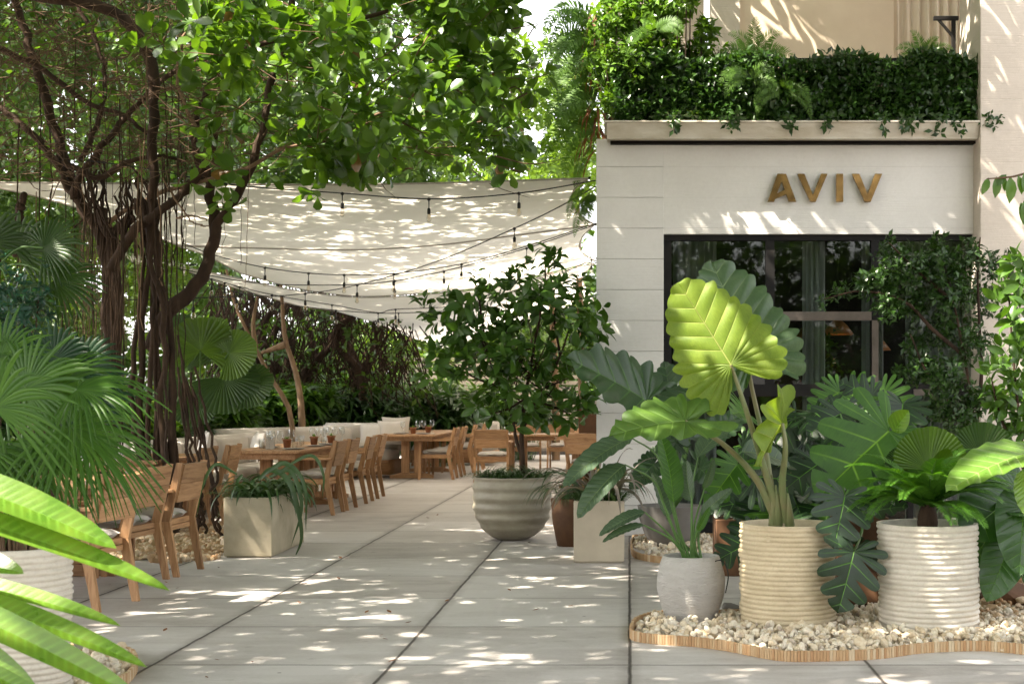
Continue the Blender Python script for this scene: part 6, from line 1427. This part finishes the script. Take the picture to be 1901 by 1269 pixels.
# --- foreground left: fan palm in white ribbed pot
pc = (P(30, 1000, 6.5)[0], 6.52); th = thing('potted_fan_palm', 'fan palm with drooping fingers in white ribbed pot at the left edge', 'potted palm', (pc[0], pc[1], 0))
ribbed_pot(th, pc, .222, .665, 24, 'rib_white'); base = A(pc[0], pc[1], .62)
m_ = MB(); m_.tube(spline([base, base+A(.0, 0, .1), base+A(-.01, 0, .22)], 6), np.linspace(.075, .05, 6), 10); m_.build('trunk', M['bark'], th)
m_ = MB()
for k in range(60):
    a = r.uniform(0, 2*PI); b_ = base+A(.07*math.cos(a), .07*math.sin(a), -.02); m_.tube(spline([b_, b_+A(.01*math.cos(a), .01*math.sin(a), .1), b_+A(.02*math.cos(a), .02*math.sin(a), .2)], 4), .008, 4, False)
m_.build('trunk_fibre', M['bark_light'], th)
FANS = [((205, 770), (.8, -.1, -.35), (.2, -.6, .8), .36, 4.2, .9), ((150, 800), (.45, -.3, -.7), (.3, -.8, .5), .33, 3.8, 1.0), ((120, 700), (.5, 0, .6), (.1, -.8, .5), .36, 4.6, .5), ((60, 735), (-.2, -.2, .8), (0, -.9, .4), .36, 4.8, .5), ((35, 810), (-.3, -.4, -.6), (-.1, -.8, .5), .34, 4.4, .9), ((90, 800), (.1, -.5, -.7), (0, -.7, .7), .34, 4.2, 1.0), ((170, 700), (.9, .1, .25), (.1, -.6, .8), .38, 4.2, .8), ((10, 690), (-.4, 0, .8), (0, -.9, .4), .36, 4.6, .5), ((215, 700), (1, 0, -.1), (0, -.4, .9), .33, 3.6, .9), ((70, 650), (.2, .2, .9), (0, -.9, .3), .30, 4.4, .4), ((240, 800), (.9, -.1, -.5), (.2, -.5, .8), .30, 3.4, 1.0), ((-10, 770), (-.5, -.2, .2), (0, -.8, .5), .36, 4.4, .8)]
for k, (C, md, N, R, sp, hg) in enumerate(FANS):
    c = P(C[0]-72, C[1]+22, 6.4+r.uniform(-.35, .4)); m_ = MB(); fan(m_, c, A(*md)+r.normal(0, .15, 3), A(*N), R*1.1, 34, sp, .30, .05, .30, r, .10, hang=hg*.34, ragged=.16, wtip=.08); o = m_.build('fan_leaf', M['fanpalm'], th)
    m_ = MB(); m_.tube(spline([base+A(0, 0, .15), (base+c)/2+A(0, 0, .12), c], 8), .006, 5); m_.build('stalk', M['stalk_green'], o)
th = thing('blue_green_palm', 'blue green fan palm standing behind the potted fan palm, left', 'palm', (P(90, 900, 8.6)[0], 8.6, 0)); b0 = A(P(90, 900, 8.6)[0], 8.6, 0)
m_ = MB(); m_.tube(spline([b0, b0+A(0, 0, .6), b0+A(0, 0, 1.2)], 6), .035, 8); m_.build('trunk', M['bark'], th)
for (C, md, N, R, sp) in (((140, 690), (.7, 0, .3), (.1, -.9, .4), .34, 4.4), ((60, 700), (-.1, 0, .9), (0, -1, .3), .36, 4.6), ((30, 680), (0, 0, 1), (0, -1, .2), .30, 4.6), ((160, 730), (.9, -.1, -.2), (.1, -.8, .5), .32, 4.2), ((-10, 700), (-.6, 0, .5), (0, -1, .3), .34, 4.4), ((100, 670), (.4, 0, .8), (0, -1, .3), .28, 4.4)):
    c = P(*C, 8.6+r.uniform(-.3, .2)); m_ = MB(); fan(m_, c, A(*md), A(*N), R, 26, sp, .6, .05, .3, r, .15, hang=.1, ragged=.06); o = m_.build('fan_leaf', M['fanblue'], th)
    m_ = MB(); m_.tube(spline([b0+A(0, 0, 1.1), (b0+A(0, 0, 1.2)+c)/2+A(0, 0, .08), c], 8), .007, 5); m_.build('stalk', M['stalk_green'], o)
th = thing('dark_fan_palm', 'very dark fan palm fronds against the sail at the far left', 'palm', (P(-20, 900, 11)[0], 11.0, 0)); b0 = A(P(-20, 900, 11)[0], 11.0, 0)
m_ = MB(); m_.tube(spline([b0, b0+A(0, 0, 1.2), P(-10, 480, 11)], 8), .05, 8); m_.build('trunk', M['bark'], th)
for (C, md, N, R, sp) in (((30, 470), (.3, 0, .9), (0, -1, .3), .42, 4.4), ((80, 460), (.8, 0, .4), (0, -.9, .4), .38, 4.0), ((-20, 450), (-.3, 0, .9), (0, -1, .3), .42, 4.4), ((100, 520), (.9, -.1, -.2), (.1, -.8, .5), .38, 4.0), ((20, 540), (0, -.3, -.8), (0, -.9, .4), .4, 4.2)):
    c = P(*C, 11+r.uniform(-.3, .2)); m_ = MB(); fan(m_, c, A(*md), A(*N), R, 26, sp, .5, .05, .3, r, .15, hang=.12, ragged=.08); o = m_.build('fan_leaf', M['licuala_dark'], th)
    m_ = MB(); m_.tube(spline([P(-10, 500, 11), (P(-10, 500, 11)+c)/2+A(0, 0, .08), c], 8), .008, 5); m_.build('stalk', M['stalk_green'], o)
th = thing('blue_green_shrub', 'fine leaved blue green shrub at the left edge above the fan palms', 'shrub', (P(20, 900, 10)[0], 10.0, 0)); m_ = MB(); Cc, Ax = blob_pts(px_blobs([(20, 560, 10, 60), (60, 590, 10, 50), (-20, 600, 10, 60), (50, 530, 10.2, 40), (0, 520, 10, 40), (70, 640, 9.8, 40), (10, 650, 10, 55)], r), 330, r); rosettes(m_, Cc, Ax, 5, .06, L_EL2, r); m_.build('foliage', M['blueshrub'], th)
m_ = MB()
for q in Cc[::60]: m_.tube(spline([A(P(20, 900, 10)[0], 10, 0), (q+A(P(20, 900, 10)[0], 10, 0))/2, q], 6), .006, 4, False)
m_.build('stems', M['bark'], th)
# --- blurred bright leaves nearest the camera
th = thing('ginger_plant', 'bright sunlit yellow green leaves reaching in from the bottom left, nearest the camera', 'plant', (P(-330, 1269, 4.7)[0], 4.7, 0)); b0 = A(P(-330, 1269, 4.7)[0], 4.7, 0)
for k in range(4):
    m_ = MB(); m_.tube(spline([b0+A(.05*k, .03*k, 0), b0+A(.03*k, 0, .6), b0+A(.05*k-.05, 0, 1.1)], 10), np.linspace(.014, .008, 10), 7); m_.build('stem', M['stalk_green'], th)
for k, (C, T, N, ws, dr, Y) in enumerate((((-170, 868), (207, 968), (.05, -.62, .8), .52, .10, 4.7), ((-190, 925), (312, 1050), (.05, -.55, .85), .28, .05, 4.7), ((-190, 1060), (213, 1112), (.0, -.5, .85), .28, .08, 4.6), ((-140, 1085), (268, 1198), (0, -.55, .85), .30, .06, 4.5), ((-190, 1080), (256, 1264), (.1, -.7, .7), .34, .06, 4.4), ((-120, 1035), (30, 1040), (0, -.6, .8), .8, .1, 4.5), ((-150, 1150), (62, 1262), (.1, -.7, .7), .6, .1, 4.4), ((-160, 1190), (118, 1290), (0, -.6, .8), .32, .1, 4.3), ((-190, 960), (-10, 1010), (0, -.6, .8), .8, .1, 4.9))):
    c, t = P(*C, Y), P(*T, Y-.12); leafpart(th, M['gingr'], c, t, N, [b0+A(.02*k, .02, .55), (b0+A(0, 0, .9)+c)/2], (.007, .004), M['stalk_green'], kind='paddle', nv=26, ripple=.0, fold=.35, droop=.06+dr, scallop=0, wscale=ws, seed=k+200, nj=8, ns=4)
# --- twig hanging in from the right
th = thing('side_tree', 'leafy branch tip reaching in from the right edge below the pier', 'tree', (3.35, 7.3, 0)); m_ = MB(); m_.tube(spline([A(3.35, 7.3, 0), A(3.33, 7.28, 1.2), A(3.2, 7.22, 2.0), P(2300, 420, 7.2)], 12), np.linspace(.05, .012, 12), 8); m_.build('trunk', M['bark_light'], th); m_ = MB()
m_.tube(spline([P(2300, 420, 7.2), P(2050, 320, 7.1), P(1930, 318, 7.1), P(1880, 328, 7.05), P(1832, 332, 7.0)], 16), np.linspace(.012, .003, 16), 6); m_.build('twig', M['twig'], th); m_ = MB()
for (a, b, dx, dz, L) in ((1835, 330, -.35, -1, .085), (1850, 328, .0, -1, .10), (1862, 328, .2, -1, .07), (1875, 328, .05, -1, .125), (1890, 326, .3, -1, .09), (1900, 322, .2, -.9, .11), (1868, 324, -.5, -.5, .08), (1905, 325, .5, -.6, .1), (1895, 376, .2, -1, .10), (1903, 370, .0, -1, .12)):
    m_.inst(L_EL, frames(A([dx, -.2, dz]), A([.2, -1, .3])), P(a, b, 7.05)[None], A(L))
m_.build('leaves', M['hedgeleaf'], th)
m_ = MB(); Cc, Ax = blob_pts([(3.4, 7.3, 2.9, .5, .45, .45), (3.5, 7.2, 2.4, .4, .4, .35)], 60, r); rosettes(m_, Cc, Ax, 4, .13, L_EL2, r); m_.build('crown', M['hedgeleaf'], th)

# --- trees on the street side behind the camera (they shade the pavement and show in the window glass)
for k, (x, y, h) in enumerate(((-9, -13, 3.4), (-3.5, -15, 3.8), (2.5, -14, 3.5), (8, -13, 3.6), (13.5, -10, 3.5))):
    th = thing('street_tree', 'leafy street tree behind the viewpoint, number %s from the left' % ('one', 'two', 'three', 'four', 'five')[k], 'tree', (x, y, 0), 'street trees across from the terrace')
    m_ = MB(); m_.tube(spline([A(x, y, 0), A(x+.2, y, 2), A(x-.1, y+.2, 4.5)], 8), np.linspace(.22, .1, 8), 8); m_.build('trunk', M['bark'], th)
    bl = [(x+r.uniform(-3, 3), y+r.uniform(-1.5, 1.5), h+r.uniform(-2.8, 3.4), 1.3, 1.2, 1.2) for _ in range(24)]
    Cc, Ax = blob_pts(bl, 26, r); m_ = MB(); rosettes(m_, Cc, Ax, 5, .30, L_EL2, r); m_.build('crown', M['backleaf2'], th)

# --- dry leaves fallen on the paving
fl = None; rf = np.random.default_rng(404); M['dryleaf'] = mat_leaf('dry_fallen_leaf', (.24, .13, .045), (.12, .065, .025), .1, .7, .2, island=False)
for k in range(34):
    a, b = rf.uniform(300, 1150), rf.uniform(940, 1262); c = G(a, b)
    if fl is None:
        m_ = MB(); m_.inst(leaf_tpl('elliptic', 4, .5, .3, -.25), np.eye(3)[None], (c+A(0, 0, .006))[None], A(.055)); fl = m_.build('fallen_leaf', M['dryleaf'], None, org=c); tag(fl, 'small dry brown leaf lying on the paving slabs', 'leaf', 'dry leaves scattered on the paving')
    else:
        q = fl.copy(); COL.objects.link(q); q.location = tuple(c); q.rotation_euler = (0, 0, rf.uniform(0, 6.28)); q.scale = (rf.uniform(.4, 1.0),)*3
